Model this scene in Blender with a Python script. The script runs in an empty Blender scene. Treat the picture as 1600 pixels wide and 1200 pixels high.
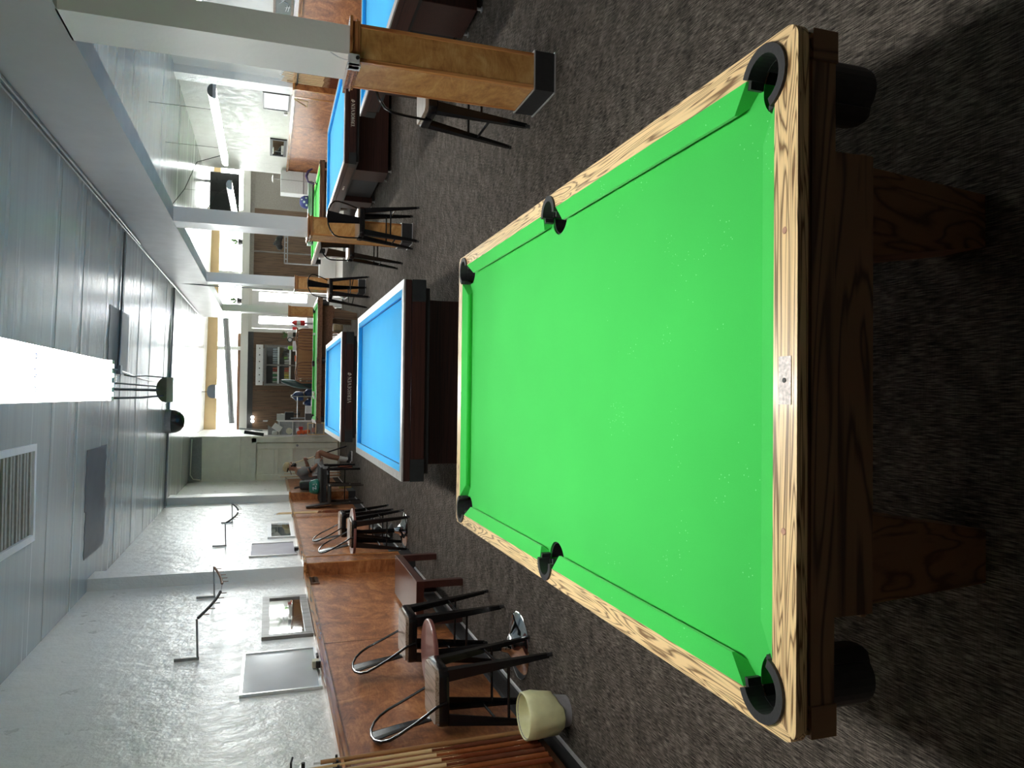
import bpy, bmesh, math, random
from mathutils import Vector, Matrix
random.seed(7)
PI = math.pi
S = bpy.context.scene
C = S.collection

# ------------------------------------------------------------------ camera
FPX, PITCH, YAW, ROLL, CAMZ = 1145.0, .3200, .0201, -.0174, 1.6
def cam_axes():
    cp, sp, cy, sy = math.cos(PITCH), math.sin(PITCH), math.cos(YAW), math.sin(YAW)
    f = Vector((sy*cp, cy*cp, -sp)); r = Vector((cy, -sy, 0)); d = f.cross(r)
    cr, sr = math.cos(ROLL), math.sin(ROLL)
    return cr*r + sr*d, -sr*r + cr*d, f
AR, AD, AF = cam_axes()
cam = bpy.data.cameras.new('camera'); cam.sensor_fit = 'HORIZONTAL'; cam.sensor_width = 36
cam.lens = FPX/1600*36; cam.clip_start = .05; cam.clip_end = 200
camo = bpy.data.objects.new('camera', cam); C.objects.link(camo)
M = Matrix.Identity(4)                       # the phone was held upright: the frame lies on its side
for i in range(3): M[i][0], M[i][1], M[i][2] = AD[i], AR[i], -AF[i]
M[0][3], M[1][3], M[2][3] = 0, 0, CAMZ
camo.matrix_world = M; S.camera = camo
def at(px, py, Y=None, Z=None, X=None):      # measured point of the photograph -> place in the room
    d = AR*((600-py)/FPX) + AD*((px-800)/FPX) + AF
    t = Y/d.y if Y is not None else ((Z-CAMZ)/d.z if Z is not None else X/d.x)
    return Vector((0, 0, CAMZ)) + d*t

# ------------------------------------------------------------------ light and exposure
S.view_settings.view_transform = 'Standard'; S.view_settings.look = 'None'
S.view_settings.gamma = 1.0; S.view_settings.exposure = 1.7; S.view_settings.use_curve_mapping = False
W = bpy.data.worlds.new('sky'); S.world = W; W.use_nodes = True
W.node_tree.nodes['Background'].inputs[0].default_value = (.98, .99, .97, 1)
W.node_tree.nodes['Background'].inputs[1].default_value = 14.0
LAMP_E = 11.0
def portal(x, y, z, sx, sz):
    l = bpy.data.lights.new('window_portal', 'AREA'); l.shape = 'RECTANGLE'; l.size = sx; l.size_y = sz
    l.cycles.is_portal = True
    o = bpy.data.objects.new('window_portal', l); C.objects.link(o); o.location = (x, y, z)
    o.rotation_euler = (-PI/2, 0, 0)

# ------------------------------------------------------------------ materials
def new(name):
    m = bpy.data.materials.new(name); m.use_nodes = True
    nt = m.node_tree; return m, nt, nt.nodes['Principled BSDF']
def N(nt, t, **k):
    n = nt.nodes.new('ShaderNode'+t)
    for a, b in k.items():
        if a in n.inputs.keys(): n.inputs[a].default_value = b
        else: setattr(n, a, b)
    return n
def ramp(nt, fac, stops, interp='LINEAR'):
    r = nt.nodes.new('ShaderNodeValToRGB'); r.color_ramp.interpolation = interp
    el = r.color_ramp.elements
    while len(el) < len(stops): el.new(.5)
    for e, (p, c) in zip(el, stops): e.position = p; e.color = c if len(c) == 4 else (*c, 1)
    nt.links.new(fac, r.inputs[0]); return r.outputs[0]
def coords(nt, scale=(1, 1, 1), rot=(0, 0, 0)):
    tc = nt.nodes.new('ShaderNodeTexCoord'); mp = nt.nodes.new('ShaderNodeMapping')
    mp.inputs['Scale'].default_value = scale; mp.inputs['Rotation'].default_value = rot
    nt.links.new(tc.outputs['Object'], mp.inputs[0]); return mp.outputs[0]
def noise(nt, vec, sc, det=3, rough=.5, dist=0):
    n = nt.nodes.new('ShaderNodeTexNoise'); n.inputs['Scale'].default_value = sc
    n.inputs['Detail'].default_value = det; n.inputs['Roughness'].default_value = rough
    n.inputs['Distortion'].default_value = dist
    nt.links.new(vec, n.inputs['Vector']); return n.outputs['Fac']
def math_(nt, op, a, b=None):
    n = nt.nodes.new('ShaderNodeMath'); n.operation = op
    for i, v in enumerate((a, b)):
        if v is None: continue
        if isinstance(v, (int, float)): n.inputs[i].default_value = v
        else: nt.links.new(v, n.inputs[i])
    return n.outputs[0]
def mixc(nt, fac, a, b, mode='MIX'):
    n = nt.nodes.new('ShaderNodeMix'); n.data_type = 'RGBA'; n.blend_type = mode
    for i, v in ((0, fac), (6, a), (7, b)):
        if isinstance(v, (int, float)): n.inputs[i].default_value = v
        elif isinstance(v, tuple): n.inputs[i].default_value = (*v, 1) if len(v) == 3 else v
        else: nt.links.new(v, n.inputs[i])
    return n.outputs[2]
def bump(nt, b, h, strength=.3, dist=.01):
    n = nt.nodes.new('ShaderNodeBump'); n.inputs['Strength'].default_value = strength
    n.inputs['Distance'].default_value = dist
    nt.links.new(h, n.inputs['Height']); nt.links.new(n.outputs[0], b.inputs['Normal'])
def plain(name, col, rough=.5, metal=0, coat=0, spec=.5, var=.12, vs=30, bmp=0):
    m, nt, b = new(name)
    v = coords(nt); f = noise(nt, v, vs, 3)
    lo = tuple(c*(1-var) for c in col); hi = tuple(min(1, c*(1+var)) for c in col)
    nt.links.new(ramp(nt, f, [(.3, lo), (.7, hi)]), b.inputs['Base Color'])
    b.inputs['Roughness'].default_value = rough; b.inputs['Metallic'].default_value = metal
    b.inputs['Coat Weight'].default_value = coat; b.inputs['Specular IOR Level'].default_value = spec
    if bmp: bump(nt, b, noise(nt, v, vs*3, 4), bmp, .004)
    return m
def emis(name, col, e):
    m, nt, b = new(name); b.inputs['Base Color'].default_value = (.8, .8, .8, 1)
    b.inputs['Emission Color'].default_value = (*col, 1); b.inputs['Emission Strength'].default_value = e
    v = coords(nt); f = noise(nt, v, 3, 1)
    nt.links.new(ramp(nt, f, [(0, tuple(c*.97 for c in col)), (1, col)]), b.inputs['Emission Color'])
    return m
def wood(name, dark, light, axis='x', across=9, along=1.1, rings=26, fine=.35, rough=.4, coat=.3, contour=.55, dist=0., seed=0):
    """grain along the given axis: contour lines of a stretched noise, plus fine pores"""
    m, nt, b = new(name)
    sc = {'x': (along, across, across), 'y': (across, along, across), 'z': (across, across, along)}[axis]
    mp = coords(nt, sc); 
    off = nt.nodes.new('ShaderNodeVectorMath'); off.operation = 'ADD'; off.inputs[1].default_value = (seed*3.1, seed*1.7, seed*.9)
    nt.links.new(mp, off.inputs[0]); v = off.outputs[0]
    base = noise(nt, v, 1.0, 2, .45, dist)
    s = math_(nt, 'SINE', math_(nt, 'MULTIPLY', base, rings*2))
    line = math_(nt, 'POWER', math_(nt, 'ABSOLUTE', s), .6)
    sc2 = {'x': (6, 260, 260), 'y': (260, 6, 260), 'z': (260, 260, 6)}[axis]
    pores = noise(nt, coords(nt, sc2), 1.0, 2, .6)
    big = noise(nt, v, .35, 2)
    f = math_(nt, 'ADD', math_(nt, 'MULTIPLY', line, contour), math_(nt, 'MULTIPLY', pores, fine))
    f = math_(nt, 'ADD', f, math_(nt, 'MULTIPLY', big, .25))
    mid = tuple((a+c)/2 for a, c in zip(dark, light))
    m0 = .68*contour+.5*fine+.125
    col = ramp(nt, f, [(m0-.24, dark), (m0-.06, mid), (m0+.12, light)])
    nt.links.new(col, b.inputs['Base Color'])
    b.inputs['Roughness'].default_value = rough; b.inputs['Coat Weight'].default_value = coat
    b.inputs['Coat Roughness'].default_value = .12
    bump(nt, b, f, .12, .002)
    return m
def figured(name, c1, c2, c3, rough=.42):
    """blotchy rotary-cut plywood with a gloss varnish"""
    m, nt, b = new(name)
    v = coords(nt, (2.6, 2.6, 3.4))
    w = noise(nt, v, .9, 4, .6, 2.6)
    w2 = noise(nt, coords(nt, (30, 30, 5)), 1.0, 4, .6, .6)
    cur = noise(nt, coords(nt, (5, 5, 16)), 1.0, 3, .6, 3.5)
    f = math_(nt, 'ADD', math_(nt, 'MULTIPLY', w, .6), math_(nt, 'ADD', math_(nt, 'MULTIPLY', w2, .08), math_(nt, 'MULTIPLY', cur, .32)))
    nt.links.new(ramp(nt, f, [(.34, c1), (.5, c2), (.66, c3)]), b.inputs['Base Color'])
    b.inputs['Roughness'].default_value = rough; b.inputs['Coat Weight'].default_value = .12; b.inputs['Coat Roughness'].default_value = .25
    bump(nt, b, w, .08, .01)
    return m
def paint(name, col, rough, axis_stretch, bstr, lump=.5, bscale=1.0, dist=.02, det=5):
    """old gloss wall paint: brush drag and plaster lumps in relief, a few bare patches"""
    m, nt, b = new(name)
    v = coords(nt, axis_stretch)
    n1 = noise(nt, v, 1.3*bscale, det, .6, .4); n2 = noise(nt, coords(nt), 5*bscale, 5, .6)
    h = math_(nt, 'ADD', math_(nt, 'MULTIPLY', n1, .7), math_(nt, 'MULTIPLY', n2, lump))
    lo = tuple(c*.93 for c in col)
    c = ramp(nt, n1, [(.35, lo), (.65, col)])
    nt.links.new(c, b.inputs['Base Color'])
    nt.links.new(ramp(nt, n2 if lump > .1 else n1, [(.3, (rough*.75,)*3), (.7, (rough*1.25,)*3)]), b.inputs['Roughness'])
    bump(nt, b, h, bstr, dist)
    return m
def cloth(name, c, dust=False):
    m, nt, b = new(name)
    v = coords(nt); f = noise(nt, v, 700, 2); g = noise(nt, v, 2.2, 2)
    ff = math_(nt, 'ADD', math_(nt, 'MULTIPLY', f, .5), math_(nt, 'MULTIPLY', g, .5))
    col = ramp(nt, ff, [(.25, tuple(x*.86 for x in c)), (.75, tuple(min(1, x*1.1) for x in c))])
    if dust:                                   # chalk specks worn into the cloth round the break end
        vo = nt.nodes.new('ShaderNodeTexVoronoi'); vo.inputs['Scale'].default_value = 95; vo.inputs['Randomness'].default_value = 1
        nt.links.new(v, vo.inputs['Vector'])
        dot = math_(nt, 'LESS_THAN', vo.outputs['Distance'], .13)
        sep = nt.nodes.new('ShaderNodeSeparateXYZ'); nt.links.new(v, sep.inputs[0])
        zone = math_(nt, 'GREATER_THAN', noise(nt, v, 9, 3), .6)
        near = math_(nt, 'LESS_THAN', sep.outputs[1], -.35)
        k = math_(nt, 'MULTIPLY', math_(nt, 'MULTIPLY', dot, zone), math_(nt, 'MULTIPLY', near, .5))
        col = mixc(nt, k, col, (.45, .95, .55))
    nt.links.new(col, b.inputs['Base Color'])
    b.inputs['Roughness'].default_value = .95; b.inputs['Specular IOR Level'].default_value = .1
    b.inputs['Sheen Weight'].default_value = .15
    bump(nt, b, f, .1, .001)
    return m
def carpet_mat():
    m, nt, b = new('loop_pile_carpet')
    a = noise(nt, coords(nt, (300, 20, 1)), 1, 3, .6); a2 = noise(nt, coords(nt, (20, 300, 1)), 1, 3, .6)
    big = noise(nt, coords(nt), 9, 3)
    mask = ramp(nt, big, [(.52, (0, 0, 0)), (.62, (1, 1, 1))])
    f = math_(nt, 'ADD', math_(nt, 'MULTIPLY', a, .86), math_(nt, 'MULTIPLY', a2, .14))
    f = math_(nt, 'ADD', f, math_(nt, 'MULTIPLY', math_(nt, 'SUBTRACT', big, .5), .22))
    col = ramp(nt, f, [(.36, (.024, .021, .018)), (.5, (.088, .076, .066)), (.64, (.23, .20, .17))])
    nt.links.new(col, b.inputs['Base Color']); b.inputs['Roughness'].default_value = 1
    b.inputs['Specular IOR Level'].default_value = .05
    bump(nt, b, a, .5, .004)
    return m
def glass_mat():
    m = bpy.data.materials.new('window_glass'); m.use_nodes = True; nt = m.node_tree; nt.nodes.clear()
    o = nt.nodes.new('ShaderNodeOutputMaterial'); mx = nt.nodes.new('ShaderNodeMixShader')
    t = nt.nodes.new('ShaderNodeBsdfTransparent'); g = nt.nodes.new('ShaderNodeBsdfGlossy')
    t.inputs[0].default_value = (.95, .97, .97, 1); g.inputs[1].default_value = .02
    mx.inputs[0].default_value = .06
    nt.links.new(t.outputs[0], mx.inputs[1]); nt.links.new(g.outputs[0], mx.inputs[2]); nt.links.new(mx.outputs[0], o.inputs[0])
    return m
def clear_plastic(name, col, alpha):
    m, nt, b = new(name); b.inputs['Base Color'].default_value = (*col, 1); b.inputs['Alpha'].default_value = alpha
    b.inputs['Roughness'].default_value = .2; return m

G = {}
G['wall'] = paint('white_gloss_wall_paint', (.74, .745, .72), .34, (1, 1, .35), .8, lump=.6, bscale=1.5, dist=.03)
G['wall3'] = paint('toned_down_white_paint', (.60, .60, .56), .5, (1, 1, .35), .4, lump=.5, bscale=1.5, dist=.03)  # darker than the left wall to offset strong lamp and window light
G['colp'] = paint('column_white_paint', (.86, .86, .83), .38, (1, 1, .35), .4, lump=.5, bscale=1.5, dist=.02)
G['wall2'] = paint('white_matt_wall_paint', (.72, .72, .68), .5, (1, 1, .4), .2)
G['ceil'] = paint('grey_gloss_ceiling_paint', (.50, .515, .50), .24, (.03, 2.4, 1), .2, lump=.05, bscale=2.6, dist=.02, det=2)
G['beam'] = paint('beam_paint', (.46, .46, .45), .4, (1, .3, 1), .2)
G['bare'] = plain('bare_grey_plaster', (.16, .165, .18), .45, var=.1, vs=6)
G['cream'] = plain('cream_white_paint', (.88, .88, .78), .4, var=.04, vs=8)
G['white'] = plain('white_enamel', (.8, .8, .8), .35, var=.03)
G['panel'] = figured('figured_cherry_plywood', (.15, .043, .014), (.36, .125, .038), (.60, .27, .10))
G['panelc'] = figured('golden_cherry_plywood', (.30, .12, .035), (.50, .25, .075), (.66, .40, .16), .4)
G['cap'] = wood('cherry_moulding', (.26, .09, .03), (.50, .22, .08), 'y', 12, .8, 10, .4, .25, .6)
G['capx'] = wood('cherry_moulding_cross', (.26, .09, .03), (.50, .22, .08), 'x', 12, .8, 10, .4, .25, .6)
G['capz'] = wood('cherry_moulding_upright', (.36, .13, .04), (.60, .27, .09), 'z', 12, .8, 10, .4, .25, .6)
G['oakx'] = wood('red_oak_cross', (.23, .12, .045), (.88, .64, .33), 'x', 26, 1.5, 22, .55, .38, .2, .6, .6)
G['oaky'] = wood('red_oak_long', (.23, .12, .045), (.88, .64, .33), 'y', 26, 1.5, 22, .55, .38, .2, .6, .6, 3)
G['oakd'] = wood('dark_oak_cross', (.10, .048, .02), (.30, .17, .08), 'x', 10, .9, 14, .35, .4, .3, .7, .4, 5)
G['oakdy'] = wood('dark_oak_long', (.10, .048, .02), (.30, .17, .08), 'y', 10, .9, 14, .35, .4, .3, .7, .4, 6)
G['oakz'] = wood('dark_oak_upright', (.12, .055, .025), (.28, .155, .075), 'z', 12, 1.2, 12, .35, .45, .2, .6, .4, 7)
G['rose'] = wood('dark_rosewood_laminate', (.018, .007, .006), (.05, .018, .014), 'x', 40, .6, 8, .5, .3, .3, .4)
G['rosey'] = wood('dark_rosewood_laminate_long', (.022, .009, .007), (.06, .022, .017), 'y', 40, .6, 8, .5, .3, .3, .4)
G['walnut'] = wood('brown_walnut_panel', (.07, .04, .022), (.15, .09, .05), 'z', 14, .8, 8, .4, .5, .1, .4)
G['walnutx'] = wood('brown_walnut_board', (.09, .04, .018), (.19, .09, .045), 'x', 14, .8, 8, .4, .45, .2, .4)
G['seatw'] = wood('pale_elm_seat', (.22, .15, .10), (.44, .34, .26), 'x', 30, 1.2, 10, .4, .3, .3, .5)
G['maple'] = wood('pale_maple', (.55, .36, .16), (.78, .58, .32), 'z', 20, .5, 6, .3, .3, .4, .3)
G['mahog'] = plain('mahogany_laminate', (.075, .024, .018), .3, coat=.3, var=.2, vs=14)
G['maroon'] = plain('maroon_laminate', (.26, .10, .085), .32, coat=.3, var=.1, vs=40)
G['chair'] = wood('brown_beech', (.14, .06, .03), (.30, .14, .07), 'z', 20, 1, 8, .3, .35, .4, .4)
G['desk'] = wood('orange_oak_desk', (.30, .14, .05), (.45, .24, .10), 'z', 14, .8, 3, .15, .4, .2, .12)
G['pine'] = wood('pine_frame', (.6, .42, .22), (.8, .62, .38), 'z', 14, .8, 8, .3, .5, .1, .3)
G['green'] = cloth('green_cloth', (.055, .56, .095), True)
G['green2'] = cloth('green_cloth_far', (.075, .60, .09))
G['blue'] = cloth('blue_cloth', (.032, .41, .80))
G['black'] = plain('black_gloss_steel', (.006, .006, .007), .25, coat=.15, var=.2, spec=.35)
G['blackm'] = plain('black_matt', (.012, .012, .013), .6, var=.2)
G['rubber'] = plain('black_rubber', (.02, .02, .021), .55, var=.2, bmp=.1)
G['pocket'] = plain('black_pocket_leather', (.02, .02, .022), .5, var=.2, vs=60, bmp=.1)
G['char'] = plain('charcoal_corner_block', (.02, .024, .026), .4, var=.15)
G['chrome'] = plain('chrome', (.75, .75, .74), .07, 1, var=.02)
G['alu'] = plain('brushed_aluminium', (.62, .62, .62), .3, 1, var=.06, vs=60)
G['steel'] = plain('grey_steel', (.32, .33, .34), .4, .6, var=.1)
G['conduit'] = plain('grey_conduit', (.25, .26, .27), .35, .5, var=.1)
G['silver'] = plain('scuffed_silver_laminate', (.55, .53, .52), .28, .35, var=.12, vs=18)
G['trim'] = plain('pale_metal_trim', (.6, .6, .6), .3, .5, var=.05)
G['bag'] = plain('pale_yellow_bin_liner', (.74, .73, .42), .35, var=.1, vs=12, bmp=.3)
G['bin'] = plain('grey_plastic_bin', (.3, .3, .31), .5)
G['mirror'] = plain('mirror_silver', (.85, .87, .86), .03, 1, var=.01)
G['gframe'] = wood('grey_limed_wood', (.12, .11, .10), (.25, .235, .22), 'z', 14, 1, 9, .4, .5, .1, .5)
G['board'] = plain('whiteboard_enamel', (.55, .57, .59), .12, var=.05, vs=4)
G['boardl'] = plain('lilac_whiteboard', (.50, .47, .54), .2, var=.05, vs=4)
G['tan'] = plain('tan_header_paint', (.62, .45, .24), .5, var=.08, vs=2)
G['dkframe'] = plain('dark_grey_frame', (.05, .05, .05), .4)
G['screen'] = plain('dark_screen', (.012, .013, .014), .25, var=.1)
G['vinyl'] = plain('pale_vinyl_floor', (.42, .38, .35), .4, var=.06, vs=5)
G['brass'] = plain('brass_screw', (.5, .45, .3), .3, 1)
G['ivory'] = plain('ivory_lettering', (.75, .72, .62), .4, var=.03)
G['letter'] = plain('blue_lettering', (.16, .2, .5), .5)
G['endp'] = plain('grey_end_plate', (.20, .21, .20), .5)
G['hous'] = emis('glowing_lamp_housing', (1, .99, .96), 1.0)  # weak emission of its own over the whole housing
G['tube'] = emis('fluorescent_diffuser', (1, .985, .95), LAMP_E)
G['glow'] = emis('small_white_bulb', (1, 1, 1), 4)
G['glass'] = glass_mat()
G['red'] = plain('red_plastic', (.55, .03, .03), .35)
G['orange'] = plain('orange_plastic', (.75, .13, .03), .4)
G['card'] = plain('brown_cardboard', (.24, .15, .09), .7)
G['teal'] = plain('dark_teal_vinyl', (.03, .075, .08), .25, coat=.3, vs=6)
G['navy'] = plain('navy_blue_plastic', (.012, .03, .10), .2, vs=20, var=.4)
G['bagt'] = plain('teal_green_plastic_bag', (.02, .17, .13), .35, vs=10, var=.2)
G['lime'] = plain('lime_green_plastic', (.22, .62, .03), .4)
G['skin'] = plain('skin', (.33, .16, .10), .5, var=.08, vs=10)
G['shirt'] = plain('grey_jersey', (.15, .145, .145), .9, var=.08, vs=12)
G['shorts'] = plain('light_grey_shorts', (.42, .41, .40), .9, var=.08, vs=12)
G['sock'] = plain('white_sock', (.7, .7, .7), .9)
G['tanc'] = plain('tan_cap_cloth', (.42, .34, .20), .85)
G['hair'] = plain('black_hair', (.012, .010, .009), .6, vs=80, var=.4)
G['leaf'] = plain('green_leaf', (.06, .14, .03), .5, var=.3)
G['clay'] = plain('dark_planter', (.06, .055, .06), .6)
G['paper'] = plain('white_paper', (.75, .76, .78), .6, var=.04)
G['bluec'] = plain('blue_starred_cloth', (.03, .035, .16), .8)
G['chalkb'] = plain('dark_green_chalkboard', (.07, .09, .08), .5, vs=8, var=.15)
G['clearp'] = clear_plastic('frosted_plastic', (.5, .52, .5), .75)

# ------------------------------------------------------------------ mesh builder
class MB:
    def __init__(s): s.bm = bmesh.new()
    def box(s, x0, x1, y0, y1, z0, z1, bev=0, seg=2):
        r = bmesh.ops.create_cube(s.bm, size=1)
        vs = r['verts']
        bmesh.ops.scale(s.bm, vec=(x1-x0, y1-y0, z1-z0), verts=vs)
        bmesh.ops.translate(s.bm, vec=((x0+x1)/2, (y0+y1)/2, (z0+z1)/2), verts=vs)
        if bev:
            es = list({e for v in vs for e in v.link_edges})
            bmesh.ops.bevel(s.bm, geom=es, offset=bev, segments=seg, profile=.5, affect='EDGES')
        return s
    def hexa(s, bottom, top):
        vb = [s.bm.verts.new(p) for p in bottom]; vt = [s.bm.verts.new(p) for p in top]; n = len(vb)
        s.bm.faces.new(vb[::-1]); s.bm.faces.new(vt)
        for i in range(n): s.bm.faces.new((vb[i], vb[(i+1) % n], vt[(i+1) % n], vt[i]))
        return s
    def prism(s, poly, z0, z1):
        return s.hexa([(x, y, z0) for x, y in poly], [(x, y, z1) for x, y in poly])
    def sweep(s, prof, p0, p1, u, v):       # profile in the (u, v) plane, extruded from p0 to p1
        p0, p1, u, v = map(Vector, (p0, p1, u, v))
        return s.hexa([p0+u*a+v*b for a, b in prof], [p1+u*a+v*b for a, b in prof])
    def tube(s, pts, r, n=8, closed=False, cap=True):
        pts = [Vector(p) for p in pts]; k = len(pts)
        rr = r if isinstance(r, (list, tuple)) else [r]*k
        rings = []; up = None
        for i, p in enumerate(pts):
            a = pts[(i-1) % k] if (closed or i) else p
            b = pts[(i+1) % k] if (closed or i < k-1) else p
            t = (b-a).normalized()
            if up is None: up = t.orthogonal().normalized()
            up = (up - t*up.dot(t))
            up = up.normalized() if up.length > 1e-6 else t.orthogonal().normalized()
            w = t.cross(up)
            rings.append([s.bm.verts.new(p+(up*math.cos(2*PI*j/n)+w*math.sin(2*PI*j/n))*rr[i]) for j in range(n)])
        for i in range(k if closed else k-1):
            A, B = rings[i], rings[(i+1) % k]
            for j in range(n): s.bm.faces.new((A[j], A[(j+1) % n], B[(j+1) % n], B[j]))
        if not closed and cap:
            s.bm.faces.new(rings[0][::-1]); s.bm.faces.new(rings[-1])
        return s
    def lathe(s, prof, c=(0, 0, 0), n=24, axis='z'):
        rings = []
        for r, h in prof:
            ring = []
            for j in range(n):
                a = 2*PI*j/n; x, y = r*math.cos(a), r*math.sin(a)
                p = {'z': (x, y, h), 'y': (x, h, y), 'x': (h, x, y)}[axis]
                ring.append(s.bm.verts.new(Vector(p)+Vector(c)))
            rings.append(ring)
        for A, B in zip(rings, rings[1:]):
            for j in range(n): s.bm.faces.new((A[j], A[(j+1) % n], B[(j+1) % n], B[j]))
        if prof[0][0] > 1e-5: s.bm.faces.new(rings[0][::-1])
        if prof[-1][0] > 1e-5: s.bm.faces.new(rings[-1])
        bmesh.ops.remove_doubles(s.bm, verts=s.bm.verts, dist=1e-6)
        return s
    def ball(s, c, r, sc=(1, 1, 1), sub=2):
        g = bmesh.ops.create_icosphere(s.bm, subdivisions=sub, radius=r)
        bmesh.ops.scale(s.bm, vec=sc, verts=g['verts']); bmesh.ops.translate(s.bm, vec=c, verts=g['verts'])
        return s
    def xf(s, m): bmesh.ops.transform(s.bm, matrix=m, verts=s.bm.verts); return s
    def build(s, name, mat, parent=None, smooth=False, angle=40):
        bmesh.ops.recalc_face_normals(s.bm, faces=s.bm.faces)
        me = bpy.data.meshes.new(name); s.bm.to_mesh(me); s.bm.free()
        me.materials.append(mat)
        if smooth:
            for p in me.polygons: p.use_smooth = True
            me.set_sharp_from_angle(angle=math.radians(angle))
        o = bpy.data.objects.new(name, me); C.objects.link(o)
        if parent: o.parent = parent
        return o
def struct(o): o['kind'] = 'structure'; return o
def tag(o, label, cat, group=None):
    o['label'] = label; o['category'] = cat
    if group: o['group'] = group
    return o
def thing(name, label, cat, loc=(0, 0, 0), rz=0, group=None):
    o = bpy.data.objects.new(name, None); C.objects.link(o); o.location = loc; o.rotation_euler = (0, 0, rz)
    o.empty_display_size = .1
    return tag(o, label, cat, group)
def copy_tree(o, parent=None):
    c = o.copy(); C.objects.link(c)
    if parent: c.parent = parent
    for ch in list(o.children): copy_tree(ch, c)
    return c
def place(proto, used, loc, rz, label, group=None):
    o = proto if not used else copy_tree(proto)
    o.location = loc; o.rotation_euler = (0, 0, rz); o['label'] = label
    if group: o['group'] = group
    return o

# ------------------------------------------------------------------ room shell
XL, YB, YD, YF, XR = -1.97, -6.5, 17.95, 21.5, 5.3
def cz(x): return 3.285 - (x-XL)*.0205             # the ceiling falls a little towards the right
struct(MB().box(-2.6, 6.8, YB, 17.6, -.08, 0).build('floor', carpet_mat()))
struct(MB().box(-2.6, 6.8, 17.6, 22.2, -.08, 0).build('floor_2', G['vinyl']))
def ceil_slab(name, x0, x1, y0, y1):
    struct(MB().hexa([(x0, y0, cz(x0)), (x1, y0, cz(x1)), (x1, y1, cz(x1)), (x0, y1, cz(x0))],
                     [(x0, y0, cz(x0)+.1), (x1, y0, cz(x1)+.1), (x1, y1, cz(x1)+.1), (x0, y1, cz(x0)+.1)]).build(name, G['ceil']))
ceil_slab('ceiling', -2.2, 6.8, YB, 22.0)
# plaster strips and bare patches standing a few millimetres proud of the ceiling
def strip(name, pts, mat, d=.006):
    b = [(x, y, cz(x)-d) for x, y in pts]; t = [(x, y, cz(x)+.004) for x, y in pts]
    return struct(MB().hexa(b, t).build(name, mat))
def ragged(x0, x1, y0, y1, n=9, j=.05):
    top = [(x0+(x1-x0)*i/n, y1+random.uniform(-j, j)) for i in range(n+1)]
    bot = [(x0+(x1-x0)*i/n, y0+random.uniform(-j, j)*.4) for i in range(n+1)]
    return bot+top[::-1]
for k, (x0, x1, y0, y1) in enumerate([(.26, .95, 8.75, 9.9), (-1.15, -.55, 8.0, 8.9), (-1.62, -1.13, 8.05, 8.95)]):
    strip('ceiling_patch', ragged(x0, x1, y0, y1), G['bare'], .005)
for k, y in enumerate([6.72, 7.55, 9.5, 10.6, 11.6, 13.1]):
    strip('ceiling_seam', [(-1.97, y), (1.9, y), (1.86, y+.02), (-1.97, y+.02)], G['ceil'], .003)
struct(MB().box(XL-.15, XL, YB, YD, 0, 3.4).build('wall_left', G['wall']))
struct(MB().box(XR, XR+.15, YB, 18.2, 0, 3.3).build('wall_right', G['wall3']))
struct(MB().box(-2.6, 6.8, YB-.1, YB, 0, 3.4).build('wall_rear', G['wall2']))
# wall with the door at the far left end
DX0, DX1, DH = -1.99, -1.09, 1.86
struct(MB().box(XL-.15, DX0, YD, YD+.12, 0, 3.4).box(DX1, -.95, YD, YD+.12, 0, 3.4).box(DX0, DX1, YD, YD+.12, DH, 3.4).build('wall_door_end', G['cream']))
struct(MB().box(-1.07, -.95, YD+.12, YF, 0, 3.4).build('wall_vestibule', G['wall']))
struct(MB().box(-1.93, -.96, YD-.1, YD, 3.02, 3.29).build('trim_1', plain('grey_band', (.25, .26, .26), .45)))  # grey band along the top of the door end wall
struct(MB().box(-1.9, -.955, YD-.02, YD, 2.36, 2.62).build('trim_2', G['cream']))
# raised panelling: wainscot on both side walls
def cap_profile(): return [(0, 0), (.012, 0), (.02, -.012), (.036, -.014), (.036, .012), (.05, .016), (.05, .034), (0, .034)]
WZ = 1.18
struct(MB().box(XL, -1.95, YB, YD-.02, .13, WZ).build('trim_3', G['panel']))
struct(MB().sweep(cap_profile(), (-1.95, YB, WZ), (-1.95, YD-.02, WZ), (1, 0, 0), (0, 0, 1)).box(XL, -1.95, YB, YD-.02, WZ, WZ+.034).build('trim_4', G['cap']))
def base_strip(name, p0, p1, u):
    prof = [(0, 0), (.026, 0), (.02, .012), (.014, .03), (.012, .115), (.006, .132), (0, .132)]
    struct(MB().sweep(prof, p0, p1, u, (0, 0, 1)).build(name, G['rubber']))
base_strip('baseboard_left', (-1.95, YB, 0), (-1.95, YD-.02, 0), (1, 0, 0))
struct(MB().sweep([(.02, 0), (.034, 0), (.03, .008), (.02, .014)], (-1.95, YB, 0), (-1.95, YD-.02, 0), (1, 0, 0), (0, 0, 1)).build('trim_5', G['trim']))
for y in (5.97, 10.44, 1.5):
    struct(MB().box(-1.951, -1.9485, y-.003, y+.003, .13, WZ).build('trim_6', G['mahog']))
struct(MB().box(XR-.02, XR, YB, 18.18, .13, 1.27).build('trim_7', G['panel']))
struct(MB().sweep([(-a, b) for a, b in cap_profile()], (XR-.02, YB, 1.27), (XR-.02, 18.18, 1.27), (1, 0, 0), (0, 0, 1)).build('trim_8', G['cap']))
base_strip('baseboard_right', (XR-.02, YB, 0), (XR-.02, 18.18, 0), (-1, 0, 0))
for y in (11.3, 14.9, 17.0):
    struct(MB().box(XR-.0215, XR-.019, y-.003, y+.003, .13, 1.27).build('trim_9', G['mahog']))
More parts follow.
